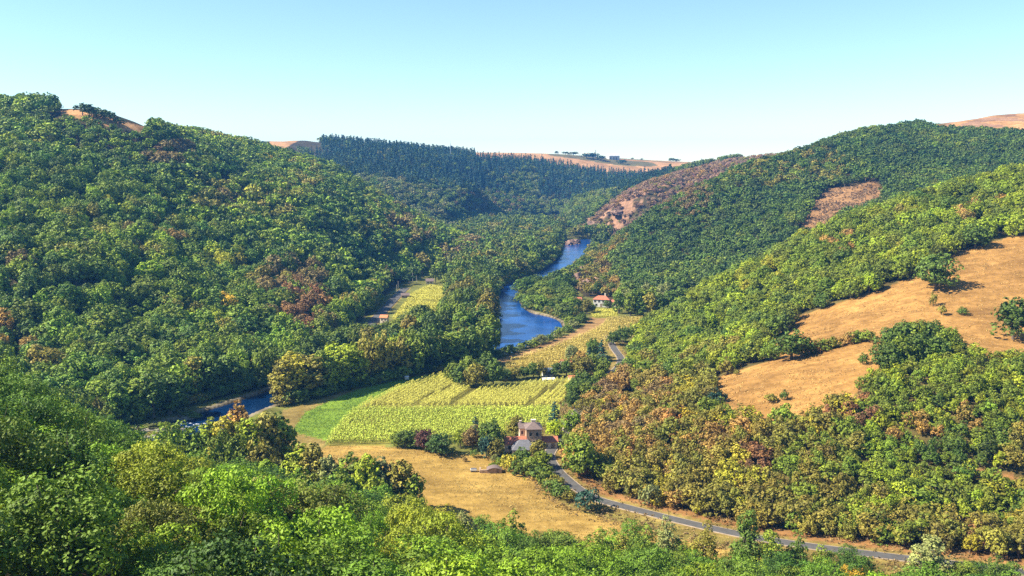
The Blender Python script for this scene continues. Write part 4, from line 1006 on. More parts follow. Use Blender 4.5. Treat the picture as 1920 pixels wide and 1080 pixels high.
def place(t):
    kn = KINDNAME[t['kind']]; c, tr, ph, pr = PROTO[t['kind']][t['v']]
    e = bpy.data.objects.new(kn, None); COL.objects.link(e)
    e.empty_display_size = .5
    e.location = (t['x'], t['y'], t['z']); e.rotation_euler = (0, 0, t['rot']); e.scale = (t['sx'], t['sx'], t['sz'])
    tag(e, t['label'], {'broadleaf_tree': 'tree', 'poplar_tree': 'poplar', 'bush': 'bush', 'scrub_oak': 'scrub oak', 'conifer_tree': 'conifer'}[kn], t.get('group'))
    oc = link("crown", c, e); oc["tint"] = [float(v) for v in np.clip(t['col'], 0, 1)]
    ot = link("stem" if kn == 'bush' else "trunk", tr, e)
    SRC.setdefault((t['kind'], t['v']), (oc, ot))
SRC = {}
for t in things: place(t)
# each shape that a mass repeats must stand somewhere as a tree of its own
for nm, f in FOREST.items():
    for t in sorted(f['t'], key=lambda t: -t['vis']):
        if not t.get('pick') and (t['kind'], t['v']) not in SRC:
            t['pick'] = True
            t['label'] = f"{t['tone']} {'conifer' if 'conifer' in t['kind'] else 'tree'} standing out a little in {PLACE.get(nm, 'the conifer wood')}" if nm in PLACE else f"{t['tone']} conifer among the {ORD[t['v']] if t['v'] else 'foremost'} rank on the far crest"
            t['group'] = GRP.get(nm, 'trees of the far woods')
            place(t); things.append(t)

def gn_group(name, srcs):
    g = bpy.data.node_groups.new(name, 'GeometryNodeTree')
    g.interface.new_socket("Geometry", in_out='INPUT', socket_type='NodeSocketGeometry')
    g.interface.new_socket("Geometry", in_out='OUTPUT', socket_type='NodeSocketGeometry')
    i = g.nodes.new('NodeGroupInput'); o = g.nodes.new('NodeGroupOutput')
    ip = g.nodes.new('GeometryNodeInstanceOnPoints'); jn = g.nodes.new('GeometryNodeJoinGeometry')
    for crown, trunk in srcs:
        j2 = g.nodes.new('GeometryNodeJoinGeometry')
        for ob in (crown, trunk):
            oi = g.nodes.new('GeometryNodeObjectInfo'); oi.transform_space = 'ORIGINAL'
            oi.inputs['Object'].default_value = ob
            g.links.new(oi.outputs['Geometry'], j2.inputs[0])
        gi = g.nodes.new('GeometryNodeGeometryToInstance')
        g.links.new(j2.outputs[0], gi.inputs[0]); g.links.new(gi.outputs[0], jn.inputs[0])
    def attr(nm, typ):
        a = g.nodes.new('GeometryNodeInputNamedAttribute'); a.data_type = typ; a.inputs[0].default_value = nm
        return a.outputs[0]
    g.links.new(i.outputs[0], ip.inputs['Points']); g.links.new(jn.outputs[0], ip.inputs['Instance'])
    ip.inputs['Pick Instance'].default_value = True
    g.links.new(attr('shape', 'INT'), ip.inputs['Instance Index'])
    cx = g.nodes.new('ShaderNodeCombineXYZ'); g.links.new(attr('turn', 'FLOAT'), cx.inputs[2])
    g.links.new(cx.outputs[0], ip.inputs['Rotation']); g.links.new(attr('size', 'FLOAT_VECTOR'), ip.inputs['Scale'])
    g.links.new(ip.outputs[0], o.inputs[0])
    return g
n_inst = 0
for nm, f in FOREST.items():
    kinds = sorted({t['kind'] for t in f['t'] if not t.get('pick')})
    for k in kinds:
        L = [t for t in f['t'] if t['kind'] == k and not t.get('pick')]
        if not L: continue
        srcs = [SRC[(k, v)] for v in range(len(PROTO[k]))]
        me = bpy.data.meshes.new(nm); me.vertices.add(len(L))
        me.vertices.foreach_set("co", np.array([(t['x'], t['y'], t['z']) for t in L], np.float32).ravel())
        addattr(me, 'tint', np.clip([t['col'] for t in L], 0, 1)); addattr(me, 'turn', [t['rot'] for t in L], 'FLOAT')
        addattr(me, 'size', [(t['sx'], t['sx'], t['sz']) for t in L], 'FLOAT_VECTOR'); addattr(me, 'shape', [t['v'] for t in L], 'INT')
        ob = link(nm, me)
        far = len(kinds) > 1 and k in ('oak_far',)
        lb = f['label'] + ({'left_hill_wood': ', farther half', 'valley_floor_wood': ', farther half'}.get(nm, '') if far else (', nearer half' if len(kinds) > 1 and nm != 'hillside_wood' else (', lower edge' if k == 'oak_mid' and nm == 'hillside_wood' else '')))
        tag(ob, lb, 'wood', None, 'stuff')
        md = ob.modifiers.new("trees", 'NODES'); md.node_group = gn_group(nm + "_trees", srcs)
        n_inst += len(L)
print("TREES single", len(things), "massed", n_inst, {k: len(f['t']) for k, f in FOREST.items()}, round(time.time() - T0, 1))
# ------------------------------------------------------------------ buildings
M_CREAM = plain("cream_render", (.62, .52, .38), .9, .14, .8)
M_WHITE = plain("white_render", (.60, .57, .52), .9, .12, .8)
M_STONE = plain("rubble_stone", (.40, .27, .17), .95, .4, 2.2, .7, .08)
M_TILE = plain("clay_tiles", (.40, .135, .075), .9, .3, 2.5, .6, .06)
M_TILEO = plain("orange_tiles", (.56, .20, .085), .9, .25, 2.5, .6, .06)
M_SLATE = plain("slate", (.135, .13, .14), .6, .28, 2.2, .5, .05, .5)
M_BSLATE = plain("brown_slate", (.16, .112, .096), .75, .28, 2.2, .5, .05, .4)
M_GLASS = plain("window_glass", (.03, .035, .04), .15, .2, 3, .1, .01, .6)
M_FRAME = plain("window_frame", (.45, .38, .30), .7, .15, 3)
M_WOOD = plain("weathered_wood", (.22, .16, .11), .9, .3, 4)
M_METAL = plain("galvanised_metal", (.42, .43, .44), .5, .1, 3, .1, .01, .5, .6)
M_ROCK = plain("pink_rock", (.22, .135, .095), .95, .45, .35, 1.0, .5)
M_PEBBLE = plain("gravel", (.24, .21, .16), .95, .4, 1.5, 1.0, .2)
M_DARK = plain("dark_metal", (.05, .05, .05), .6, .2, 3)
M_FOAM = plain("foam", (.75, .78, .80), .6, .12, 2, .6, .2)

def boxes(name, bs, mat, parent=None, bevel=0.0):
    bm = bmesh.new()
    for (x0, x1, y0, y1, z0, z1) in bs:
        r = bmesh.ops.create_cube(bm, size=1)
        for v in r['verts']:
            v.co = ((x0 + x1) / 2 + v.co.x * (x1 - x0), (y0 + y1) / 2 + v.co.y * (y1 - y0), (z0 + z1) / 2 + v.co.z * (z1 - z0))
    if bevel: bmesh.ops.bevel(bm, geom=bm.edges[:], offset=bevel, segments=1, affect='EDGES')
    me = bpy.data.meshes.new(name); bm.to_mesh(me); bm.free()
    me.materials.append(mat)
    return link(name, me, parent)

def poly(name, V, F, mat, parent=None):
    me = bpy.data.meshes.new(name); me.from_pydata([tuple(map(float, v)) for v in V], [], F); me.update()
    bm = bmesh.new(); bm.from_mesh(me); bmesh.ops.recalc_face_normals(bm, faces=bm.faces[:]); bm.to_mesh(me); bm.free()
    me.materials.append(mat)
    return link(name, me, parent)

def roof_mesh(name, x0, x1, y0, y1, h, rise, kind, mat, parent, ov=.35, th=.16):
    X0, X1, Y0, Y1 = x0 - ov, x1 + ov, y0 - ov, y1 + ov
    if kind == 'y':   # ridge along y
        mx = (X0 + X1) / 2
        ring = [(X0, h - .12), (mx, h + rise), (X1, h - .12)]
        V = [(a, Y0, b) for a, b in ring] + [(a, Y1, b) for a, b in ring]; V += [(a, b, c - th) for a, b, c in V]
        F = [(0, 1, 4, 3), (1, 2, 5, 4), (6, 9, 10, 7), (7, 10, 11, 8), (0, 6, 7, 1), (1, 7, 8, 2), (3, 4, 10, 9), (4, 5, 11, 10), (0, 3, 9, 6), (2, 8, 11, 5)]
    elif kind == 'x':
        my = (Y0 + Y1) / 2
        ring = [(Y0, h - .12), (my, h + rise), (Y1, h - .12)]
        V = [(X0, a, b) for a, b in ring] + [(X1, a, b) for a, b in ring]; V += [(a, b, c - th) for a, b, c in V]
        F = [(0, 1, 4, 3), (1, 2, 5, 4), (6, 9, 10, 7), (7, 10, 11, 8), (0, 6, 7, 1), (1, 7, 8, 2), (3, 4, 10, 9), (4, 5, 11, 10), (0, 3, 9, 6), (2, 8, 11, 5)]
    elif kind == 'lean':   # one slope falling to the front
        V = [(X0, Y0, h - .1), (X1, Y0, h - .1), (X1, Y1, h + rise), (X0, Y1, h + rise)]; V += [(a, b, c - th) for a, b, c in V]
        F = [(0, 1, 2, 3), (4, 7, 6, 5), (0, 4, 5, 1), (1, 5, 6, 2), (2, 6, 7, 3), (3, 7, 4, 0)]
    else:             # hipped
        w, d = X1 - X0, Y1 - Y0; k = min(w, d) / 2
        if w >= d: r0, r1 = (X0 + k * .9, (Y0 + Y1) / 2), (X1 - k * .9, (Y0 + Y1) / 2)
        else: r0, r1 = ((X0 + X1) / 2, Y0 + k * .9), ((X0 + X1) / 2, Y1 - k * .9)
        V = [(X0, Y0, h - .12), (X1, Y0, h - .12), (X1, Y1, h - .12), (X0, Y1, h - .12), (*r0, h + rise), (*r1, h + rise), (X0, Y0, h - .12 - th), (X1, Y0, h - .12 - th), (X1, Y1, h - .12 - th), (X0, Y1, h - .12 - th)]
        if w >= d: F = [(0, 1, 5, 4), (1, 2, 5), (2, 3, 4, 5), (3, 0, 4)]
        else: F = [(0, 1, 4), (1, 2, 5, 4), (2, 3, 5), (3, 0, 4, 5)]
        F += [(0, 6, 7, 1), (1, 7, 8, 2), (2, 8, 9, 3), (3, 9, 6, 0), (6, 9, 8, 7)]
    return poly(name, V, F, mat, parent)

def wall_mesh(x0, x1, y0, y1, h, rise, kind, mat, parent):
    V = [(x0, y0, -.6), (x1, y0, -.6), (x1, y1, -.6), (x0, y1, -.6), (x0, y0, h - .2), (x1, y0, h - .2), (x1, y1, h - .2), (x0, y1, h - .2)]
    F = [(0, 3, 2, 1), (4, 5, 6, 7), (0, 1, 5, 4), (1, 2, 6, 5), (2, 3, 7, 6), (3, 0, 4, 7)]
    if kind in 'xy':
        F = [f for f in F if f != (4, 5, 6, 7)]
        if kind == 'x':
            my = (y0 + y1) / 2; V += [(x0, my, h + rise - .35), (x1, my, h + rise - .35)]
            F = [(0, 3, 2, 1), (0, 1, 5, 4), (1, 2, 6, 9, 5), (2, 3, 7, 6), (3, 0, 4, 8, 7), (4, 5, 9, 8), (6, 7, 8, 9)]
        else:
            mx = (x0 + x1) / 2; V += [(mx, y0, h + rise - .35), (mx, y1, h + rise - .35)]
            F = [(0, 3, 2, 1), (0, 1, 5, 8, 4), (1, 2, 6, 5), (2, 3, 7, 9, 6), (3, 0, 4, 7), (5, 6, 9, 8), (7, 4, 8, 9)]
    return poly("wall", V, F, mat, parent)

def window(parent, face, u, z, w, h, x0, x1, y0, y1, nm='window', mat=None):
    fr = .09
    if face == 'f':
        f = boxes(nm, [(u - w / 2 - fr, u + w / 2 + fr, y0 - .06, y0 + .02, z - fr, z), (u - w / 2 - fr, u + w / 2 + fr, y0 - .06, y0 + .02, z + h, z + h + fr), (u - w / 2 - fr, u - w / 2, y0 - .06, y0 + .02, z, z + h), (u + w / 2, u + w / 2 + fr, y0 - .06, y0 + .02, z, z + h)], M_FRAME, parent)
        boxes("pane" if nm == 'window' else 'panel', [(u - w / 2, u + w / 2, y0 - .02, y0 + .03, z, z + h)], mat or M_GLASS, f)
    else:
        xx, s = (x0, -1) if face == 'l' else (x1, 1)
        a = lambda p, q: (min(xx + s * p, xx + s * q), max(xx + s * p, xx + s * q))
        f = boxes(nm, [(*a(.06, -.02), u - w / 2 - fr, u + w / 2 + fr, z - fr, z), (*a(.06, -.02), u - w / 2 - fr, u + w / 2 + fr, z + h, z + h + fr), (*a(.06, -.02), u - w / 2 - fr, u - w / 2, z, z + h), (*a(.06, -.02), u + w / 2, u + w / 2 + fr, z, z + h)], M_FRAME, parent)
        boxes("pane" if nm == 'window' else 'panel', [(*a(.02, -.03), u - w / 2, u + w / 2, z, z + h)], mat or M_GLASS, f)

def building(name, label, cat, loc, rz, blocks, scale=1.0):
    e = bpy.data.objects.new(name, None); COL.objects.link(e); e.location = loc; e.rotation_euler = (0, 0, rz); e.scale = (scale,) * 3
    tag(e, label, cat)
    for b in blocks:
        x0, x1, y0, y1, h = b['box']; rise = b.get('rise', 1.5); k = b.get('roof', 'x')
        wall_mesh(x0, x1, y0, y1, h, rise, k if k in 'xy' else 'h', b.get('wall', M_CREAM), e)
        r = roof_mesh("roof", x0, x1, y0, y1, h, rise, k, b.get('tiles', M_TILE), e, b.get('ov', .35))
        for (cx, cy, cw, cz0, cz1) in b.get('chimney', []):
            boxes("chimney", [(cx - cw / 2, cx + cw / 2, cy - cw / 3, cy + cw / 3, cz0, cz1), (cx - cw / 2 - .08, cx + cw / 2 + .08, cy - cw / 3 - .08, cy + cw / 3 + .08, cz1 - .25, cz1 - .05)], b.get('chim', M_CREAM), r)
        for wn in b.get('win', []): window(e, *wn, x0, x1, y0, y1)
        for wn in b.get('door', []): window(e, *wn, x0, x1, y0, y1, 'door', M_WOOD)
    return e
def L3(px, py):
    X, Y = flo(px, py); return (X, Y, float(H(X, Y)))

building("farmhouse", "old stone farmhouse with a square tower and a red roofed wing", "farmhouse", L3(1000, 845), .06, [
    dict(box=(-2.2, 2.6, 0, 4.8, 7.0), roof='hip', rise=1.5, tiles=M_BSLATE, wall=M_STONE, win=[('f', -.9, 4.6, .8, 1.2), ('f', 1.2, 4.6, .8, 1.2), ('f', .2, 2.0, .8, 1.2), ('r', 2.2, 4.4, .8, 1.2), ('r', 2.2, 1.6, .8, 1.2)]),
    dict(box=(-4.0, 2.4, 4.85, 8.8, 5.9), roof='x', rise=1.2, tiles=M_BSLATE, wall=M_CREAM, chimney=[(.5, 6.0, 1.5, 6, 8.3), (-3.6, 6.8, .7, 6.2, 7.8)], win=[('f', -3.2, 3.8, .7, 1.1), ('l', 7.0, 3.8, .8, 1.2)]),
    dict(box=(-9.0, -2.25, -1.6, 3.8, 2.9), roof='x', rise=1.5, tiles=M_TILE, wall=M_CREAM, win=[('f', -7.6, 1.0, .8, 1.1), ('f', -4.6, 1.0, .8, 1.1), ('l', 1.0, 1.0, .8, 1.1)], door=[('f', -6.1, 0, 1.0, 2.0)]),
    dict(box=(2.65, 7.6, .6, 4.6, 2.7), roof='x', rise=1.1, tiles=M_TILE, wall=M_CREAM, win=[('f', 4.2, .9, .9, 1.1)], door=[('f', 6.2, 0, 1.1, 2.0)])])
building("barn", "grey slate roofed barn in front of the red roofed wing", "barn", L3(985, 857), .06, [
    dict(box=(-3.8, 3.4, 0, 5.4, 2.4), roof='hip', rise=2.3, tiles=M_SLATE, wall=M_CREAM, win=[('f', -2.2, .8, .8, .9), ('l', 2.4, .8, .8, .9)], door=[('f', .8, 0, 1.8, 2.0)])])
building("outbuilding", "small flat roofed outbuilding half hidden right of the lime green tree", "outbuilding", L3(1068, 812), .1, [dict(box=(-2, 2, 0, 3, 2.4), roof='lean', rise=.5, tiles=M_SLATE, wall=M_CREAM, door=[('f', 0, 0, 1, 1.9)])])
building("house", "cream house with a bright orange tiled roof behind the hamlet trees", "house", L3(1062, 695), .5, [dict(box=(-2.3, 2.3, -1.6, 2.0, 3.6), roof='x', rise=1.5, tiles=M_TILEO, wall=M_CREAM, win=[('f', -1, 1.8, .7, .9), ('f', 1, 1.8, .7, .9), ('l', 0, 1.8, .7, .9)], door=[('f', 0, 0, .9, 1.8)], chimney=[(1.4, .5, .6, 4, 5.6)])])
building("house", "white house with a pale grey roof at the end of the maize hedge", "house", L3(1029, 707), .2, [dict(box=(-2.2, 2.2, 0, 3.4, 2.5), roof='x', rise=1.1, tiles=M_METAL, wall=M_WHITE, win=[('f', -1.1, 1, .8, .9), ('f', 1.1, 1, .8, .9)], door=[('f', 0, 0, .9, 1.9)])])
building("shed", "long low white roofed shed at the edge of the maize", "shed", L3(1030, 714.5), .12, [dict(box=(-2.6, 2.4, 0, 1.9, .75), roof='lean', rise=.3, tiles=M_WHITE, wall=M_WHITE, ov=.15, win=[('f', -1.2, .2, .6, .3)])])
building("shed", "low orange roofed shed among the hamlet trees by the lane", "shed", L3(1079, 715), .25, [dict(box=(-2.4, 2.4, 0, 2.6, 1.6), roof='x', rise=.7, tiles=M_TILEO, wall=M_CREAM, door=[('f', .4, 0, 1.2, 1.4)], win=[('f', -1.4, .6, .6, .6)])])
building("villa", "white two storey villa with a red hipped roof above the yellow plot", "villa", L3(1127, 576), -.25, [
    dict(box=(-5, 5, 0, 6, 4.8), roof='hip', rise=2.0, tiles=M_TILE, wall=M_WHITE, win=[('f', -3.8, 2.9, 1.1, 1.2), ('f', -1.3, 2.9, 1.1, 1.2), ('f', 1.3, 2.9, 1.1, 1.2), ('f', 3.8, 2.9, 1.1, 1.2), ('f', -3, .6, 1.2, 1.4), ('f', 3, .6, 1.2, 1.4)], door=[('f', 0, 0, 1.1, 2.1)], chimney=[(2, 3, .9, 6, 8.2)]),
    dict(box=(5.05, 9.2, 1, 5.0, 3.4), roof='hip', rise=1.4, tiles=M_TILE, wall=M_CREAM, win=[('f', 7.2, 1.3, 1, 1.2)])])
building("house", "small white house with a red roof left of the villa", "house", L3(1083, 573), .1, [dict(box=(-2.6, 2.6, 0, 4, 3.6), roof='x', rise=1.6, tiles=M_TILE, wall=M_WHITE, win=[('f', -1.2, 1.4, .8, 1), ('f', 1.2, 1.4, .8, 1)], door=[('f', 0, 0, .9, 1.9)])])
building("house", "little cream house with an orange roof beside the straight river road", "house", L3(719, 607), -.2, [dict(box=(-2.0, 2.0, 0, 3.2, 3.6), roof='x', rise=1.3, tiles=M_TILEO, wall=M_CREAM, win=[('f', -.9, 1.8, .7, .9), ('f', 1.0, 1.8, .7, .9), ('r', 1.6, 1.8, .7, .9)], door=[('f', 0, 0, .8, 1.7)])])
building("house", "brown roofed house on the edge of the upper yellow field", "house", L3(760, 559), .15, [dict(box=(-2.6, 2.6, 0, 4, 1.8), roof='x', rise=1.3, tiles=M_BSLATE, wall=M_STONE, win=[('f', -1.4, .6, .8, .8)], door=[('f', .8, 0, .9, 1.6)])])
building("house", "low brown house at the far end of the river road", "house", L3(806, 533), .1, [dict(box=(-2.8, 2.8, 0, 4.5, 2.4), roof='x', rise=1.7, tiles=M_BSLATE, wall=M_CREAM, win=[('f', -1.4, .8, .9, .9)], door=[('f', .9, 0, 1, 1.9)])])
def hill3(px, py, y0, y1):
    y = land_y(px, py, y0, y1); X = at(px, py, y)[0]; return (X, y, float(H(X, y)))
building("house", "pink tiled house sunk in the trees left of the river road", "house", hill3(645, 552, 480, 660), .3, [dict(box=(-3, 3, 0, 5, 5.5), roof='x', rise=1.6, tiles=M_TILEO, wall=M_CREAM, win=[('f', -1.4, 3, .9, 1.1), ('f', 1.4, 3, .9, 1.1)])])
building("house", "second tiled roof showing between trees nearer the river road", "house", hill3(678, 558, 480, 660), -.2, [dict(box=(-3, 3, 0, 5, 5.0), roof='hip', rise=1.6, tiles=M_TILEO, wall=M_CREAM, win=[('f', -1.4, 2.6, .9, 1.1), ('f', 1.4, 2.6, .9, 1.1)])])
def far3(px, y): X = (px - 960) / FPX * y; return (X, y, float(H(X, y)))
building("farm", "long white farm on the skyline of the far plateau", "farm", far3(1104, 2075), .1, [dict(box=(-15, 14, 0, 10, 6), roof='x', rise=3, tiles=M_CREAM, wall=M_WHITE, win=[('f', -8, 2, 2.5, 3), ('f', 0, 2, 2.5, 3), ('f', 8, 2, 2.5, 3)])])
building("barn", "white gabled barn on the skyline right of the long farm", "barn", far3(1150, 2065), .35, [dict(box=(-13, 13, 0, 16, 9), roof='x', rise=5, tiles=M_WHITE, wall=M_WHITE, win=[('f', -9, 1, 3, 4)], door=[('f', -1, 0, 3, 5.5), ('f', 5, 0, 3, 5.5)])])

# stone garden shed with an arched front
def stone_shed():
    X, Y, Z = L3(925, 888)
    e = bpy.data.objects.new("stone_shed", None); COL.objects.link(e); e.location = (X, Y, Z); e.rotation_euler = (0, 0, .05)
    tag(e, "low rubble stone shed with a curved roof on the tan meadow", "shed")
    n = 12; prof = [(-1.9 + 4.4 * i / n, .8 + .75 * math.sin(math.pi * i / n) ** .8 if 0 < i < n else .9) for i in range(n + 1)]
    V = [(a, 0, b) for a, b in prof] + [(a, 2.6, b) for a, b in prof] + [(a, 0, -.3) for a, _ in prof] + [(a, 2.6, -.3) for a, _ in prof]
    m = n + 1; F = []
    for i in range(n): F += [(2 * m + i, 2 * m + i + 1, i + 1, i), (3 * m + i + 1, 3 * m + i, m + i, m + i + 1), (i, i + 1, m + i + 1, m + i)]
    F += [(2 * m, 0, m, 3 * m), (m - 1, 3 * m - 1, 4 * m - 1, 2 * m - 1)]
    poly("wall", V, F, M_STONE, e)
    V2 = [(a, -.2, b + .02) for a, b in prof] + [(a, 2.8, b + .02) for a, b in prof] + [(a, -.2, b + .17) for a, b in prof] + [(a, 2.8, b + .17) for a, b in prof]; F2 = []
    for i in range(n): F2 += [(2 * m + i, 2 * m + i + 1, 3 * m + i + 1, 3 * m + i), (i, m + i, m + i + 1, i + 1), (i, i + 1, 2 * m + i + 1, 2 * m + i), (m + i, 3 * m + i, 3 * m + i + 1, m + i + 1)]
    poly("roof", V2, F2, M_BSLATE, e)
    boxes("side_wall", [(-4.0, -1.92, .3, .8, -.3, 1.0), (-4.0, -3.5, .82, 2.6, -.3, 1.1)], M_STONE, e, .04)
    boxes("door", [(.9, 1.7, -.05, .04, 0, 1.2)], M_WOOD, e)
stone_shed()
def trough():
    X, Y, Z = L3(888, 885)
    e = bpy.data.objects.new("trailer", None); COL.objects.link(e); e.location = (X, Y, Z)
    tag(e, "small white flat trailer standing on the meadow left of the stone shed", "trailer")
    boxes("body", [(-.95, .95, -.5, .5, .35, .8)], M_WHITE, e, .04); boxes("cover", [(-.8, .8, -.42, .42, .8, 1.02)], M_SLATE, e, .04)
    for s in (-.6, .6): boxes("wheel", [(s - .18, s + .18, -.58, -.44, 0, .36)], M_DARK, e, .05)
    boxes("drawbar", [(.95, 1.7, -.05, .05, .4, .48)], M_METAL, e)
trough()
def hide():
    X, Y, Z = L3(763, 714)
    e = bpy.data.objects.new("field_hut", None); COL.objects.link(e); e.location = (X, Y, Z)
    tag(e, "tiny white hut on legs at the top of the bright green field", "hut")
    boxes("cabin", [(-.75, .75, -.6, .6, .7, 1.7)], M_WHITE, e, .03)
    roof_mesh("roof", -.75, .75, -.6, .6, 1.75, .2, 'lean', M_WHITE, e, .12, .08)
    for sx in (-.6, .6):
        for sy in (-.45, .45): boxes("leg", [(sx - .06, sx + .06, sy - .06, sy + .06, -.1, .7)], M_WOOD, e)
hide()
def box2():
    X, Y, Z = L3(793, 715)
    e = bpy.data.objects.new("feed_bin", None); COL.objects.link(e); e.location = (X, Y, Z)
    tag(e, "small dark upright bin on the straw strip right of the white hut", "bin")
    boxes("bin_body", [(-.4, .4, -.4, .4, .15, 1.25)], M_DARK, e, .06); boxes("lid", [(-.45, .45, -.45, .45, 1.25, 1.36)], M_BSLATE, e, .03)
    boxes("stand", [(-.35, .35, -.35, .35, 0, .15)], M_WOOD, e)
box2()
def mast():
    X, Y, Z = far3(846, 1640)
    e = bpy.data.objects.new("mast", None); COL.objects.link(e); e.location = (X, Y, Z - 1)
    tag(e, "thin grey radio mast rising above the conifer crest", "mast")
    link("pole", tubes("pole", [([(0, 0, 0), (0, 0, 30)], [.55, .4])], M_METAL, 8), e)
    link("antenna", tubes("antenna", [([(0, 0, 29.5), (0, 0, 34)], [.25, .12])], M_METAL, 6), e)
    boxes("bracket", [(-.9, .9, -.15, .15, 27, 27.4), (-.15, .15, -.9, .9, 25, 25.4)], M_METAL, e)
mast()
for (px, py, hh, lb) in [(747, 549, 8.0, 'pale utility pole at the far end of the river road'), (744, 552, 6.5, 'shorter pole just left of the pale one by the river road'), (774, 531, 8.0, 'pole standing farther back beyond the upper yellow field'), (781, 530, 5.5, 'small pole right of the one beyond the upper yellow field')]:
    X, Y, Z = L3(px, py)
    e = bpy.data.objects.new("utility_pole", None); COL.objects.link(e); e.location = (X, Y, Z)
    tag(e, lb, "pole", "utility poles by the river road")
    link("post", tubes("post", [([(0, 0, -.5), (0, 0, hh)], [.19, .14])], M_BARKP, 8), e)
    boxes("crossarm", [(-.7, .7, -.06, .06, hh - .6, hh - .45)], M_WOOD, e)

# ------------------------------------------------------------------ rocks, islets, rapids
def rock(name, label, loc, sx, sy, sz, seed, mat=None, cat='rock', kind=None, rot=0.0, group=None):
    bm = bmesh.new(); bmesh.ops.create_icosphere(bm, subdivisions=4, radius=1)
    rg = np.random.default_rng(seed); co = np.array([v.co for v in bm.verts])
    a = rg.uniform(0, 50)
    d = 1 + .55 * (vnoise(co[:, 0] * 3 + a, co[:, 2] * 5 + co[:, 1] * 3, 1.2, seed) - .5) + .35 * (vnoise(co[:, 1] * 6 + a, co[:, 2] * 11 + co[:, 0] * 5, 1.0, seed + 1) - .5)
    st = np.round(co[:, 2] * 5) / 5
    for v, k, s in zip(bm.verts, d, st): v.co = (v.co.x * k * sx, v.co.y * k * sy, (v.co.z * .5 + s * .5) * k * sz)
    me = bpy.data.meshes.new(name); bm.to_mesh(me); bm.free(); me.materials.append(mat or M_ROCK)
    return tag(link(name, me, None, loc, rot), label, cat, group, kind)
for i, (px, py, y0, y1, sx, sy, sz) in enumerate([(1082, 533, 600, 760, 6, 6, 9), (1092, 516, 600, 780, 6, 6, 9), (1100, 498, 620, 800, 6, 6, 7), (1118, 482, 660, 820, 7, 6, 6), (1098, 540, 600, 700, 5, 5, 7), (1245, 500, 600, 780, 6, 5, 6), (1225, 470, 620, 800, 7, 5, 4), (1140, 470, 660, 830, 7, 6, 5)]):
    nm_ = ['pinkish crag lowest on the nose above the river bend', 'tall pinkish crag above the lowest one on the wooded nose', 'pinkish crag near the water on the wooded nose', 'crag at the tip of the wooded nose over the far reach', 'crag just above the small red roofed house', 'pinkish crag in the wood far right of the villa', 'low crag above the one right of the villa', 'broken crag high on the wooded nose'][i]
    p = hill3(px, py, y0, y1)
    rock("crag", nm_, (p[0], p[1], p[2] + sz * .05), sx * .7, sy * .7, sz * .75, 300 + i, M_ROCK, 'crag', None, i * .7, 'crags on the wooded nose')
for i, (px, py, y0, y1, sx, sz) in enumerate([(1075, 428, 1000, 1150, 12, 10), (1090, 440, 990, 1150, 10, 8), (1068, 436, 990, 1100, 8, 9), (1110, 425, 1000, 1200, 14, 8), (1160, 400, 1000, 1250, 14, 6), (1130, 440, 1000, 1150, 12, 7)]):
    p = hill3(px, py, y0, y1)
    rock("crag", ['reddish crag above the far reach at the rocky hill foot', 'low reddish crag beside the far reach', 'steep reddish crag closest to the far river', 'wide reddish crag up the rocky hill', 'highest reddish crag on the rocky hill', 'reddish crag above the far green bank'][i], p, sx * .8, sx * .5, sz * .7, 330 + i, M_ROCK, 'crag', None, i, 'crags on the rocky hill')
for i, (px, py, sx, sy) in enumerate([(352, 780, 5, 2.4), (295, 802, 8, 2.0), (285, 815, 5, 1.3), (432, 746, 4, 1.3), (330, 802, 4, 1.2)]):
    X, Y = flo(px, py)
    rock("gravel_islet", ['gravel islet with bushes in the shaded reach', 'long gravel islet beside the rapids', 'narrow gravel islet nearest the viewer in the dark river', 'small gravel islet far up the shaded reach', 'little gravel islet left of the white water'][i], (X, Y, ZF - 1.0), sx, sy, .75, 350 + i, M_PEBBLE, 'islet', None, .15, 'gravel islets in the river')
X, Y = flo(935, 639)
rock("river_rock", "pale flat rock at the waterline of the wooded bend", (X, Y, ZF - .7), 1.9, .8, .55, 360, M_WHITE, 'rock')
def rapids():
    rg = np.random.default_rng(3); V, F = [], []
    for k in range(14):
        px = rg.uniform(338, 392); py = 797 + (px - 365) * .06 + rg.normal() * 2.2
        X, Y = flo(px, py, ZF - .7); w = rg.uniform(.4, 1.2); d = rg.uniform(.08, .2); n = 8; o = len(V)
        V.append((X, Y, ZF - .75 + rg.uniform(.10, .28)))
        for j in range(n):
            th = 2 * math.pi * j / n; q = rg.uniform(.6, 1.2)
            V.append((X + math.cos(th) * w * q, Y + math.sin(th) * d * q, ZF - .78))
        F += [(o, o + 1 + j, o + 1 + (j + 1) % n) for j in range(n)]
    me = bpy.data.meshes.new("rapids"); me.from_pydata(V, [], F); me.materials.append(M_FOAM)
    tag(link("rapids", me), "white water of the shallow rapids in the shaded reach", "white water", None, 'stuff')
rapids()

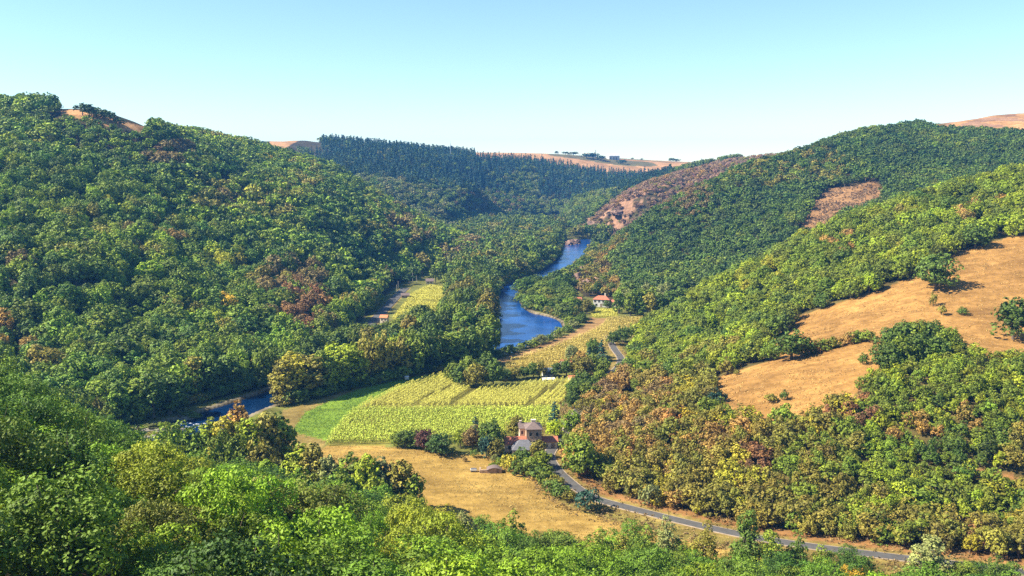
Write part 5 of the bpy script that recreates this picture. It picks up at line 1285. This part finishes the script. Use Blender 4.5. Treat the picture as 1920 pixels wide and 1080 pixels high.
# ------------------------------------------------------------------ maize and tall crops, in rows
def crop(name, polys, p0, p1, spacing, step, h, tint, label, gaps=(), seed=1, ncard=4, cs=.34):
    rg = np.random.default_rng(seed)
    a = np.array(flo(*p0)); b = np.array(flo(*p1)); d = (b - a) / np.linalg.norm(b - a); n = np.array([-d[1], d[0]])
    pts = np.array([flo(*q) for pl in polys for q in pl]); c0 = pts.mean(0); R = np.abs(pts - c0).max() * 1.5
    u, v = np.meshgrid(np.arange(-R, R, step), np.arange(-R, R, spacing))
    curve = 0.0006 * u ** 2 if len(gaps) else 0
    v = v + curve + rg.normal(size=v.shape) * .06; u = u + rg.uniform(-.2, .2, u.shape) * step
    X = c0[0] + u * d[0] + v * n[0]; Y = c0[1] + u * d[1] + v * n[1]
    px, py = proj(X, Y, np.full(X.shape, ZF)); k = np.zeros(X.shape, bool)
    for pl in polys: k |= inpoly(px, py, pl)
    for g, w in gaps: k &= polydist(X, Y, [flo(*q) for q in g], False) > w
    k &= rg.random(X.shape) > .06
    X = X[k]; Y = Y[k]; Z = H(X, Y)
    hh = h * (1 + .12 * (vnoise(X, Y, 7, seed) - .5) + rg.normal(size=len(X)) * .05)
    C, NN, LVv = [], [], []
    for j in range(ncard):
        f = (j + .5) / ncard
        C.append(np.stack([X + rg.normal(size=len(X)) * .1, Y + rg.normal(size=len(X)) * .1, Z + hh * (.25 + .75 * f)], 1))
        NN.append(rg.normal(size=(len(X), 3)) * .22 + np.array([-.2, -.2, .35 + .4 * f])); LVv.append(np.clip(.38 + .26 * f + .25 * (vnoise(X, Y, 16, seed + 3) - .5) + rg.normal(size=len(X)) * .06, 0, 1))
    C = np.concatenate(C); NN = np.concatenate(NN); NN /= np.linalg.norm(NN, axis=1)[:, None]; LVv = np.concatenate(LVv)
    V = cards(rg, C, NN, cs, .3, .5).reshape(-1, 3)
    me = npmesh(name, V, np.arange(len(V)).reshape(-1, 4), M_LEAF); addattr(me, "leafvar", np.repeat(LVv, 4), 'FLOAT')
    o = link(name, me); o["tint"] = list(tint); tag(o, label, "crop", None, 'stuff')
    print(name, len(C))
GAPS = [([(838, 769), (866, 748), (898, 728)], 1.5), ([(984, 769), (1000, 752), (1030, 734), (1056, 720)], 1.3), ([(780, 762), (815, 742), (850, 727)], .8), ([(690, 764), (830, 764), (1060, 763)], 1.3)]
crop("maize_crop", [CORN_A], (850, 765), (905, 728), 1.9, .3, 2.1, (.46, .43, .07), "yellow green maize standing in rows below the walnut clump", GAPS, 1, 5, .23)
crop("maize_crop", [CORN_B], (700, 800), (1000, 799), 1.7, .4, 2.1, (.40, .46, .05), "brighter maize in the strip nearest the farmhouse", (), 2, 6, .30)
crop("maize_crop", [CORN_C], (960, 680), (1120, 668), 3.4, .5, 1.6, (.46, .36, .085), "ripening golden maize along the inner river bend", [([(946, 681), (1040, 672)], .9)], 3, 5, .36)
crop("tall_grass", [FIELD_L1, FIELD_L2, FIELD_V], (760, 560), (840, 560), 1.6, .8, .9, (.42, .39, .055), "yellow crop on the small fields by the river road", (), 4, 2, .5)

# ------------------------------------------------------------------ dry grass standing in tufts on the open slopes
def tufts(name, label, mask, n, hh, cs, tint, seed):
    rg = np.random.default_rng(seed)
    idx = np.flatnonzero(mask); w = (GY[idx] + 60) ** 2 * (.25 + (fbm(GX[idx], GY[idx], 11, seed, 3) > .5)); w = w / w.sum()
    i = rg.choice(idx, n, p=w)
    X = GX[i] + rg.normal(size=n) * 1.2; Y = GY[i] + rg.normal(size=n) * 1.2; Z = H(X, Y)
    s = rg.uniform(.5, 1.3, n); C, NN, LV = [], [], []
    for j in range(4):
        C.append(np.stack([X + rg.normal(size=n) * .28 * s, Y + rg.normal(size=n) * .2, Z + hh * s * rg.uniform(.15, .6, n)], 1)); NN.append(rg.normal(size=(n, 3)) * .5 + np.array([0, -.5, .5])); LV.append(np.clip(rg.normal(.42, .2, n), 0, 1))
    C = np.concatenate(C); NN = np.concatenate(NN); NN /= np.linalg.norm(NN, axis=1)[:, None]
    me = npmesh(name, cards(rg, C, NN, cs, .3, .6).reshape(-1, 3), np.arange(len(C) * 4).reshape(-1, 4), M_LEAF); addattr(me, "leafvar", np.repeat(np.concatenate(LV), 4), 'FLOAT')
    o = link(name, me); o["tint"] = list(tint); tag(o, label, "grass", None, 'stuff')
IX = np.abs(GX) < .62 * (GY + 20)
tufts("dry_grass", "dry golden grass tufts on the hillside pasture", PAST & IX, 4500, .30, .22, (.50, .31, .10), 5)
tufts("dry_grass", "parched grass tufts on the tan meadow", (zone == 2) & IX & (RD > 4), 3500, .18, .15, (.46, .33, .10), 6)
tufts("dry_grass", "rusty grass and weeds on the road verges", (RD > 2.4) & (RD < 11) & (GY < 480) & (GX > 0) & IX, 3500, .7, .26, (.26, .17, .06), 7)
tufts("green_grass", "short green grass on the mown field", (zone == 3) & IX, 3000, .25, .16, (.20, .32, .04), 8)
tufts("brushwood", "brown brushwood left on the felled clearing", (zone == 8) & IX, 1500, 1.4, .7, (.26, .16, .085), 9)

# ------------------------------------------------------------------ the leafy shoots that reach into the left edge
def shoots():
    rg = np.random.default_rng(12)
    X, Y, Z0 = -15.6, 25.0, float(H(-15.6, 25.0))
    e = bpy.data.objects.new("chestnut_sapling", None); COL.objects.link(e); e.location = (X, Y, Z0)
    tag(e, "bright yellow green chestnut shoots close to the viewer at the left border", "sapling")
    e_h = at(0, 960, 25.0)[2] - Z0
    paths = [([(-1.2, 0, -.5), (-1.0, 0, e_h * .5), (-.7, 0, e_h)], [.16, .11, .05])]; C, T = [], []
    for k in range(9):
        s = np.array([-.9, 0, e_h - rg.uniform(.4, 1.8)]); tip = s + np.array([rg.uniform(.6, 1.35), rg.uniform(-.6, .6), rg.uniform(.5, 1.4)])
        paths.append(([s, (s + tip) / 2 + np.array([0, 0, .1]), tip], [.03, .02, .01]))
        for q in range(13):
            f = rg.uniform(.2, 1.02); C.append(s + (tip - s) * f + rg.normal(size=3) * .05); T.append((tip - s) / np.linalg.norm(tip - s) * .8 + rg.normal(size=3) * .38)
    link("trunk", tubes("trunk", paths, M_BARK, 6), e)
    V, F = [], []
    for c, t in zip(C, T):
        t = t / np.linalg.norm(t); b = np.cross(t, rg.normal(size=3)); b /= np.linalg.norm(b); n = np.cross(t, b); L_ = rg.uniform(.22, .38); w = L_ * .15; o = len(V)
        V += [c, c + t * L_ * .35 + b * w, c + t * L_ * .7 + b * w * .7 - n * .02, c + t * L_ - n * .05, c + t * L_ * .7 - b * w * .7 - n * .02, c + t * L_ * .35 - b * w]
        F += [(o, o + 1, o + 2, o + 3), (o, o + 3, o + 4, o + 5)]
    me = npmesh("crown", np.array(V), np.array(F), M_LEAF); addattr(me, "leafvar", np.repeat(np.clip(rg.normal(.55, .15, len(C)), 0, 1), 6), 'FLOAT')
    o = link("crown", me, e); o["tint"] = [.30, .36, .03]
shoots()

# ------------------------------------------------------------------ the air
def haze(density, col):
    lo = float(GZ.min()) - 1.0; hi = max(float((GZ).max()) + 22, 10.0)
    bm = bmesh.new(); bmesh.ops.create_cube(bm, size=1)
    for v in bm.verts: v.co = (v.co.x * 7400, (v.co.y + .5) * 3700 - 60, lo + (v.co.z + .5) * (hi - lo))
    me = bpy.data.meshes.new("haze"); bm.to_mesh(me); bm.free()
    m = bpy.data.materials.new("haze"); m.use_nodes = True; nt = m.node_tree
    for n in list(nt.nodes):
        if n.type == 'BSDF_PRINCIPLED': nt.nodes.remove(n)
    out = [n for n in nt.nodes if n.type == 'OUTPUT_MATERIAL'][0]
    v = nt.nodes.new("ShaderNodeVolumePrincipled"); v.inputs["Color"].default_value = (*col, 1); v.inputs["Density"].default_value = density; v.inputs["Anisotropy"].default_value = .1
    nt.links.new(v.outputs[0], out.inputs["Volume"])
    me.materials.append(m)
    tag(link("haze", me), "thin blue summer haze lying over the valley", "haze", None, 'stuff')
haze(0.00010, (.12, .42, 1.0))
print("DONE", round(time.time() - T0, 1), "max z", float(GZ.max()))
